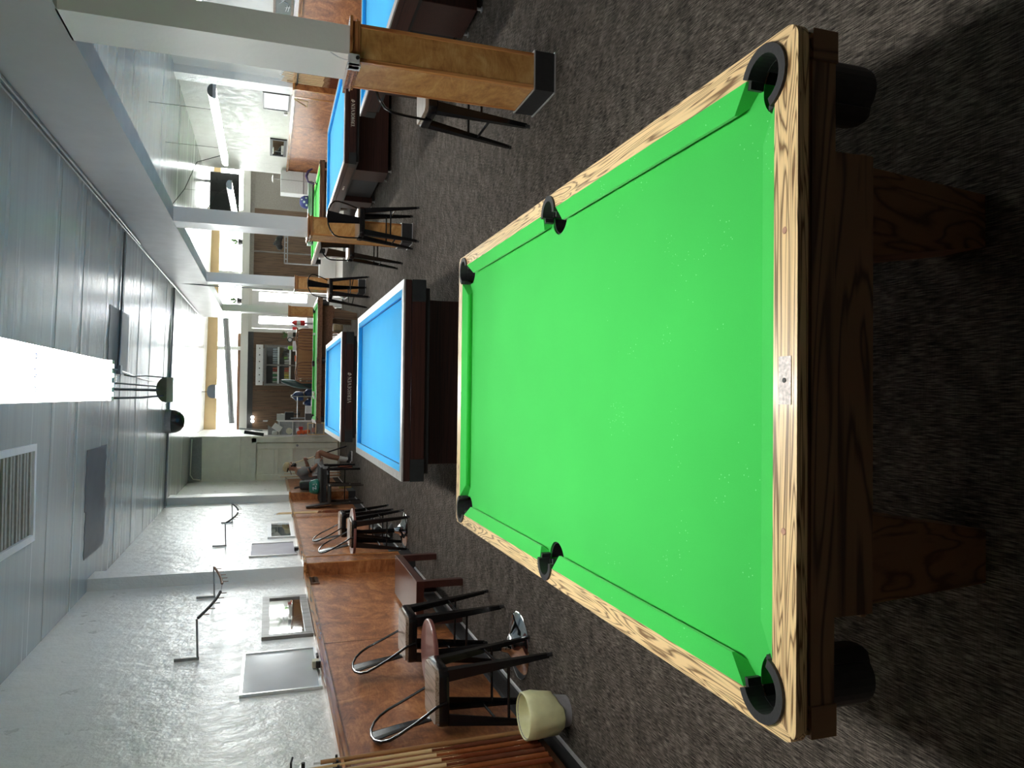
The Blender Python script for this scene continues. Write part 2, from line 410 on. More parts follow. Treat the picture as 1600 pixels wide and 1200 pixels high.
# pilasters on the left wall (painted above, panelled below) and one on the right wall
def pilaster(n, y0, y1, xw, sgn, d, wz):
    xa, xb = sorted((xw, xw+sgn*d))
    struct(MB().box(xa, xb, y0+.02, y1-.02, wz+.03, cz(xw)).build('trim_%d' % n, G['wall']))
    xc, xd = sorted((xw, xw+sgn*(d+.025)))
    struct(MB().box(xc, xd, y0, y1, .13, wz).build('trim_%d' % (n+1), G['panel']))
    m = MB()
    xe = xw+sgn*(d+.025)
    for yy in (y0, y1-.03): m.box(min(xe, xe+sgn*.006), max(xe, xe+sgn*.006), yy, yy+.03, .13, wz)
    m.box(xc-.02*(sgn < 0), xd+.02*(sgn > 0), y0-.03, y1+.03, wz, wz+.012).box(xc-.03*(sgn < 0), xd+.03*(sgn > 0), y0-.04, y1+.04, wz+.012, wz+.036)
    struct(m.build('trim_%d' % (n+2), G['capz']))
    struct(MB().box(xc-.012*(sgn < 0), xd+.012*(sgn > 0), y0-.012, y1+.012, 0, .132).build('trim_%d' % (n+3), G['rubber']))
pilaster(10, 8.24, 8.62, XL, 1, .125, WZ)
pilaster(14, 14.28, 14.75, XL, 1, .125, WZ)
pilaster(18, 12.75, 13.1, XR, -1, .13, 1.27)
# girder over the row of columns
bx0, bx1 = 1.885, 2.06
struct(MB().box(bx0, bx1, YB, 19.2, 2.62, cz(bx0)+.02).build('ceiling_beam', G['beam']))
COLY = [4.08, 8.68, 13.15, 17.6]
for k, y in enumerate(COLY):
    struct(MB().box(1.885, 2.045, y+.01, y+.35, 1.15, 2.63).build('column_%d' % (k+1), G['colp']))
    x0, x1, y0, y1 = 1.85, 2.055, y, y+.36
    struct(MB().box(x0, x1, y0, y1, .13, 1.16).build('trim_%d' % (30+k*5), G['panelc']))
    m = MB()
    for xx in (x0-.004, x1-.018):
        for yy in (y0-.004, y1-.018): m.box(xx, xx+.022, yy, yy+.022, .13, 1.16, .003)
    struct(m.build('trim_%d' % (31+k*5), G['capz']))
    m = MB().box(x0-.012, x1+.012, y0-.012, y1+.012, 1.155, 1.168).box(x0-.02, x1+.02, y0-.02, y1+.02, 1.168, 1.176)
    m.box(x0-.010, x1+.010, y0-.010, y1+.010, 1.176, 1.196).box(x0-.03, x1+.03, y0-.03, y1+.03, 1.196, 1.212)
    struct(m.build('trim_%d' % (32+k*5), G['capx']))
    struct(MB().box(x0-.014, x1+.014, y0-.014, y1+.014, 0, .13).build('baseboard_column_%d' % (k+1), G['rubber']))
    m = MB()
    for z in (0, .128):
        e = .022 if z == 0 else .017
        for a in ((x0-e, x1+e, y0-e, y0-e+.006), (x0-e, x1+e, y1+e-.006, y1+e), (x0-e, x0-e+.006, y0-e, y1+e), (x1+e-.006, x1+e, y0-e, y1+e)):
            m.box(*a, z, z+.008)
    struct(m.build('trim_%d' % (33+k*5), G['trim']))

# far end: shop front with wood panelling below and transom windows above
YW = YF
def far(px, py, Y=YW): return at(px, py, Y=Y)
WX0, WX1 = -.95, 6.7
struct(MB().box(WX0, WX1, YW, YW+.12, 2.95, 3.4).build('wall_far', G['tan']))
struct(MB().box(WX0, WX1, YW-.20, YW+.14, 2.17, 2.36).build('trim_60', G['wall2']))
struct(MB().box(WX0, 1.75, YW-.05, YW+.1, 2.03, 2.17).build('trim_61', G['dkframe']))
struct(MB().box(3.3, WX1, YW-.05, YW+.1, 2.06, 2.17).build('trim_62', plain('greige_paint', (.30, .28, .25), .5)))
struct(MB().box(WX0, 1.75, YW, YW+.1, 0, 2.04).build('wall_far_left', G['walnut']))
struct(MB().box(3.3, 5.2, YW, YW+.1, 0, 2.06).build('wall_far_right', G['walnut']))
struct(MB().box(5.2, WX1, YW, YW+.1, 0, 2.06).build('wall_far_corner', plain('greige_wall', (.32, .30, .27), .5)))
struct(MB().box(6.7, 6.85, 18.2, 22, 0, 3.3).box(5.3, 6.85, 18.2, 18.32, 0, 3.3).build('wall_alcove', G['wall2']))
for x in (1.28, 3.35, 5.05): struct(MB().box(x-.05, x+.05, YW-.04, YW+.1, 2.36, 2.95).build('trim_63', G['wall2']))
for k, (x0, x1) in enumerate([(WX0, 1.23), (1.33, 3.3), (3.4, 5.0), (5.1, WX1)]):
    struct(MB().box(x0, x1, YW+.05, YW+.058, 2.36, 2.95).build('window_%d' % (k+1), G['glass']))
    portal((x0+x1)/2, YW+.12, 2.65, x1-x0, .58)
struct(MB().box(WX0, 1.7, YW-.03, YW+.02, 2.36, 2.44).build('trim_64', G['walnutx']))
for x in (-.35, .13): struct(MB().box(x-.012, x+.012, YW-.015, YW, .2, 2.03).build('trim_65', G['walnutx']))
struct(MB().box(3.98, 4.02, YW-.02, YW, .2, 2.06).build('trim_66', G['gframe']))
# double glazed entrance door
struct(MB().box(1.75, 1.85, YW-.05, YW+.1, 0, 2.17).box(2.92, 3.3, YW-.08, YW+.1, 0, 2.17).box(1.85, 2.92, YW-.05, YW+.1, 2.08, 2.17).build('trim_67', G['wall2']))
def leaf(n, x0, x1, g0, g1):
    struct(MB().box(x0, g0, YW, YW+.05, .02, 2.08).box(g1, x1, YW, YW+.05, .02, 2.08).box(g0, g1, YW, YW+.05, .02, .62).box(g0, g1, YW, YW+.05, 1.9, 2.08).build('door_%d' % n, G['white']))
    struct(MB().box(g0, g1, YW+.02, YW+.028, .62, 1.9).build('window_%d' % (n+8), G['glass']))
    portal((g0+g1)/2, YW+.08, 1.26, g1-g0, 1.26)
leaf(2, 1.86, 2.38, 1.99, 2.2); leaf(3, 2.39, 2.91, 2.62, 2.86)
# what the far windows look out on
struct(MB().box(1.4, 3.4, 27.2, 27.4, 0, .95).build('trim_68', plain('lavender_wall', (.30, .30, .42), .7)))
struct(MB().box(-12, 16, 22.2, 40, -.2, -.05).build('floor_3', plain('grey_paving', (.4, .39, .38), .8)))  # plain grey ground outside the windows
struct(MB().box(-2.2, -.95, YD+.13, YD+.2, 0, 3.4).build('door_light_block', G['cream']))  # unseen panel added behind the door to stop sky light leaking in
# five panel door
d = MB().box(DX0+.02, DX1-.02, YD+.03, YD+.07, .02, DH-.02)
struct(d.build('door_1', G['cream']))
m = MB()
xa, xb = DX0+.02, DX1-.02
rows = [.16, .50, .84, 1.18, 1.52]
for x0, x1, z0, z1 in [(xa, xa+.13, .02, DH-.02), (xb-.13, xb, .02, DH-.02)] + [(xa+.13, xb-.13, z, z+.085) for z in (.02+.0, .36, .70, 1.04, 1.38, 1.735)]:
    m.box(x0, x1, YD+.004, YD+.032, z0, z1, .006)
struct(m.build('door_1_rails', G['cream']))
struct(MB().box(DX1, DX1+.1, YD-.025, YD, 0, DH+.1).box(DX0-.04, DX1+.1, YD-.025, YD, DH, DH+.11).build('trim_69', G['cream']))
h = MB().lathe([(.012, -.05), (.012, -.02), (.026, -.018), (.03, 0), (.02, .02), (0, .022)], (DX1-.08, YD+.01, .95), 12, 'y').build('door_handle', G['steel'], None, True)
h.parent = bpy.data.objects['door_1']

# ------------------------------------------------------------------ pool tables
def arc(cx, cy, r, a0, a1, n=12):
    return [(cx+r*math.cos(a0+(a1-a0)*i/n), cy+r*math.sin(a0+(a1-a0)*i/n)) for i in range(n+1)]
def pool_table(label, loc, rz, a, b, z, rw, rl, ww, wl, mats, cw=.043, group=None, plate=False):
    """a, b: outer half width / half length; ww, wl: width of the wooden rail on long and short sides"""
    t = thing('pool_table', label, 'pool table', loc, rz, group)
    mx, my, mdx, mdy, mleg, mcl = mats
    xi, yi = a-ww, b-wl; nx, ny = xi-cw, yi-cw*1.2
    cx, cy, r = nx+.024, ny+.025, .058
    sx, rs = nx+.034, .054
    zt, zb = z, z-.022; rc = .028
    k = math.acos((xi-cx)/r) if abs(xi-cx) < r else 0
    kk = math.asin((yi-cy)/r)
    dc = math.atan2(b-cy, a-cx)
    def rail(poly, name, mat):
        m = MB().prism(poly, zb, zt)
        def outer(v):
            x, y = abs(v.co.x), abs(v.co.y)
            return abs(x-a) < 1e-4 or abs(y-b) < 1e-4 or (x > a-rc and y > b-rc and abs(math.hypot(x-a+rc, y-b+rc)-rc) < 1e-3)
        es = [e for e in m.bm.edges if all(abs(v.co.z-zt) < 1e-6 and outer(v) for v in e.verts)]
        bmesh.ops.bevel(m.bm, geom=es, offset=.013, segments=4, profile=.6, affect='EDGES')
        bmesh.ops.triangulate(m.bm, faces=[f for f in m.bm.faces if len(f.verts) > 4])
        return m.build(name, mat, t)
    ks = math.acos((xi-sx)/rs)
    ca = arc(a-rc, b-rc, rc, 0, PI/4, 5); cb = arc(a-rc, b-rc, rc, PI/4, PI/2, 5)
    right = [(x, -y) for x, y in ca[::-1]] + ca + arc(cx, cy, r, dc, -k)
    right += [(sx+rs*math.cos(q), rs*math.sin(q)) for q in [ks-(2*ks)*i/14 for i in range(15)]]
    right += [(x, -y) for x, y in arc(cx, cy, r, dc, -k)[::-1]]
    rail(right, 'rail', my); rail([(-x, y) for x, y in right][::-1], 'rail', my)
    top = cb + [(-x, y) for x, y in cb[::-1]] + [(-x, y) for x, y in arc(cx, cy, r, dc, PI-kk)] + arc(cx, cy, r, dc, PI-kk)[::-1]
    rail(top, 'rail', mx); rail([(x, -y) for x, y in top][::-1], 'rail', mx)
    # cushions
    def cushion(n0, n1, b0, b1, long, sg, sm=1):
        def P(u, v, h): return (sg*u, v*sm, h) if long else (v*sm, sg*u, h)
        nn, bb = (nx, xi) if long else (ny, yi)
        zz = z-.003
        sec = [(nn, zz-.012), (bb, zt-.001), (bb, z-.043), (nn+.014, z-.043), (nn, zz-.02)]
        def at_(u): f = (u-nn)/(bb-nn); return n0+(b0-n0)*f, n1+(b1-n1)*f
        A = [P(u, at_(u)[0], h) for u, h in sec]; B = [P(u, at_(u)[1], h) for u, h in sec]
        MB().hexa(A, B).build('cushion', mcl, t)
    for sg in (1, -1):
        for sm in (1, -1): cushion(.078, ny-.088, .056, cy-.056, True, sg, sm)
        cushion(-(nx-.088), nx-.088, -(cx-.056), cx-.056, False, sg)
    # cloth covered bed with pocket cut-outs
    rb = .056
    kx = math.acos((xi-cx)/rb); ky = math.asin((yi-cy)/rb)
    corner = arc(cx, cy, rb, -kx, -(PI+ky), 16)          # from the long side round through the playing area to the short side
    side = [(sx+.002+.064*math.cos(th), .064*math.sin(th)) for th in [PI/2*1.25+(PI*.75)*i/14 for i in range(15)]]
    side = [(xi, side[0][1])] + side + [(xi, side[-1][1])]
    c1 = corner                                   # +x +y
    bed = [(x, y) for x, y in side[::-1]] + c1 + [(-x, y) for x, y in c1[::-1]] + [(-x, y) for x, y in side] + [(-x, -y) for x, y in c1] + [(x, -y) for x, y in c1[::-1]]
    MB().prism(bed, z-.075, z-.04).build('cloth_bed', mcl, t)
    # pockets
    def pocket(px, py, ang, sp, R=.062):
        m = MB(); n = 20
        ri, ro = R-.017, R
        A = arc(px, py, ro, ang-sp, ang+sp, n); B = arc(px, py, ri, ang-sp, ang+sp, n)
        for i in range(n):
            m.prism([A[i], A[i+1], B[i+1], B[i]], z-.03, z+.006)
        bmesh.ops.remove_doubles(m.bm, verts=m.bm.verts, dist=1e-6)
        Rc = .050 if R > .06 else .040
        A = arc(px, py, Rc, 0, 2*PI, 24)[:-1]; B = arc(px, py, Rc-.006, 0, 2*PI, 24)[:-1]
        A2, B2 = A, B
        for i in range(24):
            j = (i+1) % 24
            if math.cos(2*PI*(i+.5)/24-ang) < -.1: continue
            m.prism([A[i], A[j], B[j], B[i]], z-.2, z-.03)
        m.prism([(px+q*math.cos(t_), py+q*math.sin(t_)) for t_ in [2*PI*i/24 for i in range(24)] for q in [Rc-.002 if math.cos(t_-ang) > -.15 else .060]], z-.21, z-.195)
        # back of the cup, between rail and bed
        A = arc(px, py, R-.003, ang-sp-.3, ang+sp+.3, n); B = arc(px, py, R-.012, ang-sp-.3, ang+sp+.3, n)
        for i in range(n): m.prism([A[i], A[i+1], B[i+1], B[i]], z-.035, z-.006)
        for i in range(24):
            j = (i+1) % 24
            if math.cos(2*PI*(i+.5)/24-ang) > .1: continue
            q0, q1 = 2*PI*i/24, 2*PI*(i+1)/24
            m.prism([(px+.062*math.cos(q0), py+.062*math.sin(q0)), (px+.062*math.cos(q1), py+.062*math.sin(q1)), (px+.057*math.cos(q1), py+.057*math.sin(q1)), (px+.057*math.cos(q0), py+.057*math.sin(q0))], z-.2, z-.046)
        m.build('pocket', G['pocket'], t)
    for u in (1, -1):
        for v in (1, -1): pocket(u*cx, v*cy, math.atan2(v*1.0, u*1.0), 2.0)
        pocket(u*sx, 0, 0 if u > 0 else PI, 1.65, .057)
    # apron, corner blocks, cabinet, legs
    za = z-.09
    for sg in (1, -1):
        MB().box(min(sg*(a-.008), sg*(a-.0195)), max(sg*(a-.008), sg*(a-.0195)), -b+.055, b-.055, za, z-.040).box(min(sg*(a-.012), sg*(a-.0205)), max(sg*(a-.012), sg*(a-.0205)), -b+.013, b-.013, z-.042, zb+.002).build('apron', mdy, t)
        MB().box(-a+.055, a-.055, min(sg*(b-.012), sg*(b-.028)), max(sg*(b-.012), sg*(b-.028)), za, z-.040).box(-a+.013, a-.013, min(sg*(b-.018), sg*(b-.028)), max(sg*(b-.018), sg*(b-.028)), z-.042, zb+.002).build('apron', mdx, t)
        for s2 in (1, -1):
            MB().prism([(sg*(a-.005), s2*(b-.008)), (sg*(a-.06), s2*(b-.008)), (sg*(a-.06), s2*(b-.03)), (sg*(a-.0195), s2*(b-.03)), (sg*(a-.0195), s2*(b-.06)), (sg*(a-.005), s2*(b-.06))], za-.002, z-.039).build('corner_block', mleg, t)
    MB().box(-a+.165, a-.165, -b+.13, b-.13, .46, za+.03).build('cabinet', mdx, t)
    for u in (1, -1):
        for v in (1, -1):
            def rect(cx_, cy_, h, zz): return [(cx_-h, cy_-h, zz), (cx_+h, cy_-h, zz), (cx_+h, cy_+h, zz), (cx_-h, cy_+h, zz)]
            lx, ly = u*(a-.26), v*(b-.27)
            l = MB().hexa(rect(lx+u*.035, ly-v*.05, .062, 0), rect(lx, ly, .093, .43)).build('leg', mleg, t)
            MB().box(lx-.10, lx+.10, ly-.10, ly+.10, .43, .445, .005).box(lx-.112, lx+.112, ly-.112, ly+.112, .445, .462, .005).build('leg_collar', mdx, l)
    if plate:
        MB().box(-.042, .042, -b+.014, -b+.046, z-.001, z+.0012).build('name_plate', plain('worn_silver_sticker', (.55, .50, .47), .5, .2, var=.4, vs=140), t)
        MB().lathe([(.004, 0), (.0045, .0022), (0, .0024)], (0, -b+.031, z), 12).build('screw_hole', G['blackm'], t)
        for x in (-.262, .262): MB().lathe([(.0065, 0), (.0055, .001), (0, .0012)], (x, -b+.033, z), 12).build('sight', plain('pink_inlay', (.55, .3, .2), .4), t)
    return t
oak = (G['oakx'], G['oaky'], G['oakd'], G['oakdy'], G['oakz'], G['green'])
pool_table('large oak pool table with bright green cloth in the foreground', (.036, 2.205, 0), 0, .6195, 1.1775, .75, 0, 0, .05, .062, oak, plate=True)
brown = (G['walnutx'], G['walnutx'], G['walnutx'], G['walnutx'], G['walnut'], G['green2'])
pool_table('dark brown pool table with green cloth standing crosswise beyond both centre blue tables', (.67, 15.05, 0), PI/2, .78, 1.2, .75, 0, 0, .05, .06, brown)
oakf = (G['walnutx'], G['oaky'], G['walnutx'], G['walnutx'], G['walnut'], G['green2'])
pool_table('brown pool table with green cloth behind the right-hand blue table', (3.72, 15.7, 0), 0, .77, 1.42, .75, 0, 0, .05, .06, oakf)

# ------------------------------------------------------------------ serif capitals for the table badges
GLY = {  # strokes as quads in a 0..w x 0..1 box: (x0,y0,x1,y1,thickness)
 'V': (.78, [((.08, 1), (.40, 0), .17), ((.72, 1), (.42, 0), .09)], [(0, .22, 1), (.58, .80, 1)]),
 'E': (.62, [((.14, 0), (.14, 1), .17)], []),
 'R': (.74, [((.14, 0), (.14, 1), .17), ((.40, .5), (.66, 0), .15)], [(0, .28, 0), (.54, .76, 0)]),
 'H': (.82, [((.14, 0), (.14, 1), .17), ((.68, 0), (.68, 1), .17), ((.14, .5), (.68, .5), .08)], [(0, .28, 0), (0, .28, 1), (.54, .82, 0), (.54, .82, 1)]),
 'O': (.82, [], []),
 'N': (.82, [((.10, 0), (.10, 1), .08), ((.10, 1), (.70, 0), .17), ((.70, 0), (.70, 1), .08)], [(0, .2, 0), (0, .14, 1), (.6, .8, 1)]),
}
def letters(text, h, depth):
    """flat-lying text in the xz plane, facing -y"""
    m = MB(); x = 0
    def bar(p, q, t):
        p, q = Vector(p), Vector(q); d = (q-p).normalized(); n = Vector((-d.y, d.x))*t/2
        if abs(d.x) < .99 and abs(d.y) < .99: n = Vector((t/2/abs(d.y)*1.0, 0))
        c = [p-n, p+n, q+n, q-n]
        m.hexa([((x+v.x*h), 0, v.y*h) for v in c], [((x+v.x*h), -depth, v.y*h) for v in c])
    for ch in text:
        if ch == '\'':
            bar((.1, .88), (.1, 1.02), .12); x += .3*h; continue
        w, st, ser = GLY[ch]
        for s in st: bar(*s)
        for x0, x1, y in ser: bar((x0, y+(-.03 if y else .03)), (x1, y+(-.03 if y else .03)), .06)
        if ch == 'E':
            for y, x1 in ((.04, .56), (.5, .46), (.96, .54)): bar((.02, y), (x1, y), .08)
            bar((.54, .0), (.54, .22), .06); bar((.52, .78), (.52, 1), .06)
        if ch == 'R':
            pts = [(.2, .95), (.46, .93), (.56, .74), (.46, .54), (.2, .5)]
            for p, q, t in zip(pts, pts[1:], (.08, .14, .14, .08)): bar(p, q, t)
        if ch == 'O':
            n = 20
            for i in range(n):
                a0, a1 = 2*PI*i/n, 2*PI*(i+1)/n
                def pp(a, k): return (.40+(.37 if k else .22)*math.cos(a), .5+(.52 if k else .44)*math.sin(a))
                c = [pp(a0, 0), pp(a0, 1), pp(a1, 1), pp(a1, 0)]
                m.hexa([(x+u*h, 0, v*h) for u, v in c], [(x+u*h, -depth, v*h) for u, v in c])
        x += (w+.1)*h
    return m, x
def emblem(h, depth):
    m = MB()
    def poly(pts): m.hexa([(u*h, 0, v*h) for u, v in pts], [(u*h, -depth, v*h) for u, v in pts])
    for cx, cy in ((0, .55), (0, -.55), (.55, 0), (-.55, 0)): pass
    poly([(-.62, 0), (-.2, .42), (-.02, .22), (-.30, -.02)]); poly([(-.12, .52), (.1, .78), (.5, .3), (.22, .16)])
    poly([(.62, 0), (.28, -.4), (.08, -.22), (.34, .04)]); poly([(-.42, -.28), (0, -.72), (.2, -.5), (-.16, -.1)])
    poly([(-.14, .1), (.02, .2), (.14, .06), (0, -.06)]); poly([(.3, .5), (.62, .62), (.64, .34), (.44, .3)])
    return m

# ------------------------------------------------------------------ carom tables
def carom(label, x0, x1, y0, y1, text=None, tx=0, group='blue carom tables', sights=False, side_badge=False, z=.71):
    t = thing('carom_table', label, 'carom table', ((x0+x1)/2, (y0+y1)/2, 0), 0, group)
    a, b = (x1-x0)/2, (y1-y0)/2
    rw, cw = .062, .046
    for sg in (1, -1):
        # rail: silver top, rosewood skirt
        for nm, mat, rng in (('rail_top', G['silver'], (rw, z-.012, z)), ):
            MB().hexa([(sg*a, -b, z-.014), (sg*(a-rw), -b+rw, z-.014), (sg*(a-rw), b-rw, z-.014), (sg*a, b, z-.014)],
                      [(sg*a, -b, z-.002), (sg*(a-rw), -b+rw, z), (sg*(a-rw), b-rw, z), (sg*a, b, z-.002)]).build(nm, mat, t)
            MB().hexa([(-a, sg*b, z-.014), (-a+rw, sg*(b-rw), z-.014), (a-rw, sg*(b-rw), z-.014), (a, sg*b, z-.014)],
                      [(-a, sg*b, z-.002), (-a+rw, sg*(b-rw), z), (a-rw, sg*(b-rw), z), (a, sg*b, z-.002)]).build(nm, mat, t)
        xo, xn = a-rw, a-rw-cw
        sec = [(0, z-.001), (cw, z-.004), (cw, z-.011), (cw-.012, z-.04), (0, z-.04)]
        A = [(sg*(xo-u), -(b-rw)+u, h) for u, h in sec]; B = [(sg*(xo-u), (b-rw)-u, h) for u, h in sec]
        MB().hexa(A, B).build('cushion', G['blue'], t)
        yo = b-rw
        A = [(-(a-rw)+u, sg*(yo-u), h) for u, h in sec]; B = [((a-rw)-u, sg*(yo-u), h) for u, h in sec]
        MB().hexa(A, B).build('cushion', G['blue'], t)
        s0, s1 = sorted((sg*(a-.001), sg*(a-.03))); y_0, y_1 = sorted((sg*(b-.001), sg*(b-.03)))
        MB().box(s0, s1, -b+.002, b-.002, z-.06, z-.014).box(s0, s1-.004*(sg > 0), -b+.005, b-.005, z-.16, z-.064).build('skirt', G['rosey'], t)
        MB().box(-a+.003, a-.003, y_0, y_1, z-.06, z-.014).box(-a+.006, a-.006, y_0+.004*(sg < 0), y_1-.004*(sg > 0), z-.16, z-.064).build('skirt', G['rose'], t)
        for s2 in (1, -1):
            c0, c1 = sorted((sg*(a+.002), sg*(a-.155))); d0, d1 = sorted((s2*(b+.002), s2*(b-.155)))
            MB().prism([(sg*(a+.002), s2*(b+.002)), (sg*(a-.155), s2*(b+.002)), (sg*(a-.155), s2*(b-.034)), (sg*(a-.034), s2*(b-.034)), (sg*(a-.034), s2*(b-.155)), (sg*(a+.002), s2*(b-.155))], z-.162, z-.062).build('corner_block', G['char'], t)
    MB().box(-a+.1, a-.1, -b+.1, b-.1, z-.09, z-.042).build('cloth_bed', G['blue'], t)
    MB().box(-a+.05, a-.05, -b+.05, b-.05, z-.2, z-.165).build('subframe', G['char'], t)
    MB().box(-a+.16, a-.16, -b+.8, b-.8, .08, z-.2).build('plinth', G['blackm'], t)
    for s in (-1, 1):
        q0, q1 = sorted((s*(b-.48), s*(b-.98)))
        p = MB().box(-a+.075, a-.075, q0, q1, .05, z-.2, .006).build('pedestal', G['rose'], t)
        for u in (1, -1):
            for v in (q0+.03, q1-.03): MB().lathe([(.022, 0), (.026, .006), (.012, .012), (.012, .06)], (u*(a-.105), v, 0), 12).build('levelling_foot', G['trim'], p)
    if text:
        m, w = letters(text, .046, .002)
        o = m.build('lettering', G['ivory'], t); o.location = (tx, -b+.004, z-.135)
        o2 = emblem(.036, .002).build('emblem', G['ivory'], t); o2.location = (tx+w+.03, -b+.004, z-.112)
    if sights:
        for v in (-.9, -.55, -.2, .15, .5): MB().lathe([(.007, 0), (.006, .001), (0, .001)], (-a+.03, v*b, z), 10).build('sight', G['ivory'], t)
    if side_badge:
        m = MB().box(-.0015, 0, -.07, .07, -.012, .012).build('side_badge', G['ivory'], t); m.location = (-a-.0005, -.35, z-.11)
        m = MB().box(-.0015, 0, -.012, .012, -.014, .014).build('side_emblem', G['ivory'], t); m.location = (-a-.0005, -.47, z-.11)
    return t
carom('blue-clothed carom table directly behind the green pool table, nearest of the blue ones', -.597, .832, 5.14, 7.96, sights=True)
carom('blue-clothed carom table in the centre with full lettering on its near end', -.60, .845, 9.80, 12.62, 'VERHOEVEN', at(546, 629.5, Y=9.80).x-.1225)
carom('blue-clothed carom table at right whose near-end lettering has lost its first capital', 3.09, 4.62, 9.88, 13.05, '\'ERHOEVEN', at(548, 198, Y=9.88).x-3.855, side_badge=True)
carom('blue-clothed carom table at the right edge of the picture beside the nearest column', 3.06, 4.6, 5.2, 8.08)

# ------------------------------------------------------------------ bar stools
def make_stool():
    t = thing('bar_stool', '', 'bar stool', group='black steel bar stools')
    h, zs = .153, .659
    def rr(h, r, n=5):
        pts = []
        for cx, cy, a in ((h-r, h-r, 0), (-h+r, h-r, PI/2), (-h+r, -h+r, PI), (h-r, -h+r, 1.5*PI)):
            pts += arc(cx, cy, r, a, a+PI/2, n)
        return pts
    m = MB().prism(rr(h-.006, .035), zs+.004, zs+.026)
    m.build('seat', G['seatw'], t, True, 30)
    m = MB()
    pr = [(h+.002, zs-.052, .04), (h+.010, zs-.045, .045), (h+.010, zs-.012, .045), (h+.006, zs+.006, .042), (h-.02, zs+.004, .03)]
    rings = [[m.bm.verts.new((x, y, z)) for x, y in rr(k, r)] for k, z, r in pr]
    for A, B in zip(rings, rings[1:]):
        n = len(A)
        for i in range(n): m.bm.faces.new((A[i], A[(i+1) % n], B[(i+1) % n], B[i]))
    m.bm.faces.new(rings[-1]); m.bm.faces.new(rings[0][::-1])
    m.build('seat_pan', G['black'], t, True, 50)
    for u in (1, -1):
        for v in (1, -1):
            def q(cx, cy, w, z, th): return [(cx+u*th, cy+v*th, z), (cx-u*w, cy+v*th, z), (cx-u*w, cy+v*(th-.012), z), (cx+u*(th-.012), cy+v*(th-.012), z), (cx+u*(th-.012), cy-v*w, z), (cx+u*th, cy-v*w, z)]
            m = MB().hexa(q(u*.192, v*.192, .014, .02, .012), q(u*.140, v*.140, .052, .615, .012))
            l = m.build('leg', G['black'], t)
            MB().tube([(u*.196, v*.196, 0), (u*.193, v*.193, .03)], .013, 8).build('foot_cap', G['rubber'], l)
    zf = .30
    for (ax, s, z) in ((0, 1, .32), (0, -1, .32), (1, 1, .26), (1, -1, .26)):
        e = .140+.052*(1-z/.615)
        p = [(-e, s*e, z), (e, s*e, z)] if ax == 0 else [(s*e, -e, z), (s*e, e, z)]
        MB().tube(p, .0085, 8).build('stretcher', G['black'], t)
    half = [(-.164, -.02, .622), (-.170, -.035, .68), (-.190, -.10, .80), (-.198, -.145, .895), (-.188, -.172, .945), (-.148, -.192, .985), (-.08, -.206, 1.012), (0, -.212, 1.02)]
    pts = half+[(-x, y, z) for x, y, z in half[::-1][1:]]
    MB().tube(pts, .0085, 8).build('back_hoop', G['black'], t, True)
    m = MB(); A = []
    rows = [(.665, -.150, .036), (.76, -.164, .043), (.88, -.184, .053), (.97, -.202, .063), (1.012, -.211, .068)]
    for th in (.0, -.005):
        A.append([[m.bm.verts.new((x*w, y+th+(.006 if abs(x) < .7 else 0), z)) for x in (-1, -.62, -.5, .5, .62, 1)] for z, y, w in rows])
    for g, fl in ((A[0], 1), (A[1], -1)):
        for r0, r1 in zip(g, g[1:]):
            for i in range(5):
                f = (r0[i], r0[i+1], r1[i+1], r1[i]); m.bm.faces.new(f if fl > 0 else f[::-1])
    for i in (0, 5):
        for k in range(4): m.bm.faces.new((A[0][k][i], A[0][k+1][i], A[1][k+1][i], A[1][k][i]))
    for k in (0, 4):
        for i in range(5): m.bm.faces.new((A[0][k][i], A[0][k][i+1], A[1][k][i+1], A[1][k][i]))
    m.build('back_splat', G['black'], t, True, 60)
    return t
ST = make_stool()
stools = [(-1.705, 4.21, -PI/2+.06, 'black steel bar stool with wooden seat beside the yellow-lined wastebasket'),
          (-1.665, 5.16, -PI/2-.02, 'black steel bar stool between the nearer small round table and the dark red bench'),
          (-1.60, 8.82, -PI/2-.05, 'black steel bar stool with wooden seat in front of the farther small round table'),
          (-1.70, 10.02, -PI/2, 'black steel bar stool with wooden seat behind the farther small round table'),
          (1.975, 4.72, .03, 'black steel bar stool behind the nearest column on the right'),
          (1.968, 8.47, .02, 'black steel bar stool with its back to us in front of the second column'),
          (1.90, 9.52, 0, 'black steel bar stool just behind the second column'),
          (1.80, 12.80, .35, 'black steel bar stool turned askew by the third column near the brown pool table')]
for i, (x, y, a, lab) in enumerate(stools): place(ST, i, (x, y, 0), a, lab)

# ------------------------------------------------------------------ small furniture along the left wall
def round_table(x, y, r, z, label):
    t = thing('round_table', label, 'side table', (x, y, 0), 0, 'small round pedestal tables')
    MB().lathe([(0, z-.028), (r-.004, z-.028), (r, z-.02), (r, z-.006), (r-.005, z), (0, z)], n=48).build('tabletop', G['maroon'], t, True, 30)
    MB().lathe([(.03, .06), (.026, .12), (.026, z-.03)], n=20).build('post', G['black'], t, True)
    MB().lathe([(.09, z-.045), (.09, z-.029)], n=20).build('top_plate', G['blackm'], t)
    MB().lathe([(.212, 0), (.215, .006), (.205, .014), (.15, .03), (.09, .052), (.045, .085), (.032, .13)], n=48).build('base', G['chrome'], t, True)
    return t
round_table(-1.635, 4.62, .215, .615, 'small round maroon table with chrome disc foot between the two nearest left stools')
round_table(at(549, 832, Z=.64).x, at(549, 832, Z=.64).y, .285, .64, 'small round maroon table with chrome foot between the two farther left stools')
t = thing('bench', 'dark red low rectangular bench against the panelled left wall', 'bench', (-1.735, 6.65, 0))
MB().box(-.185, .185, -.545, .545, .335, .40, .003).build('top', G['mahog'], t)
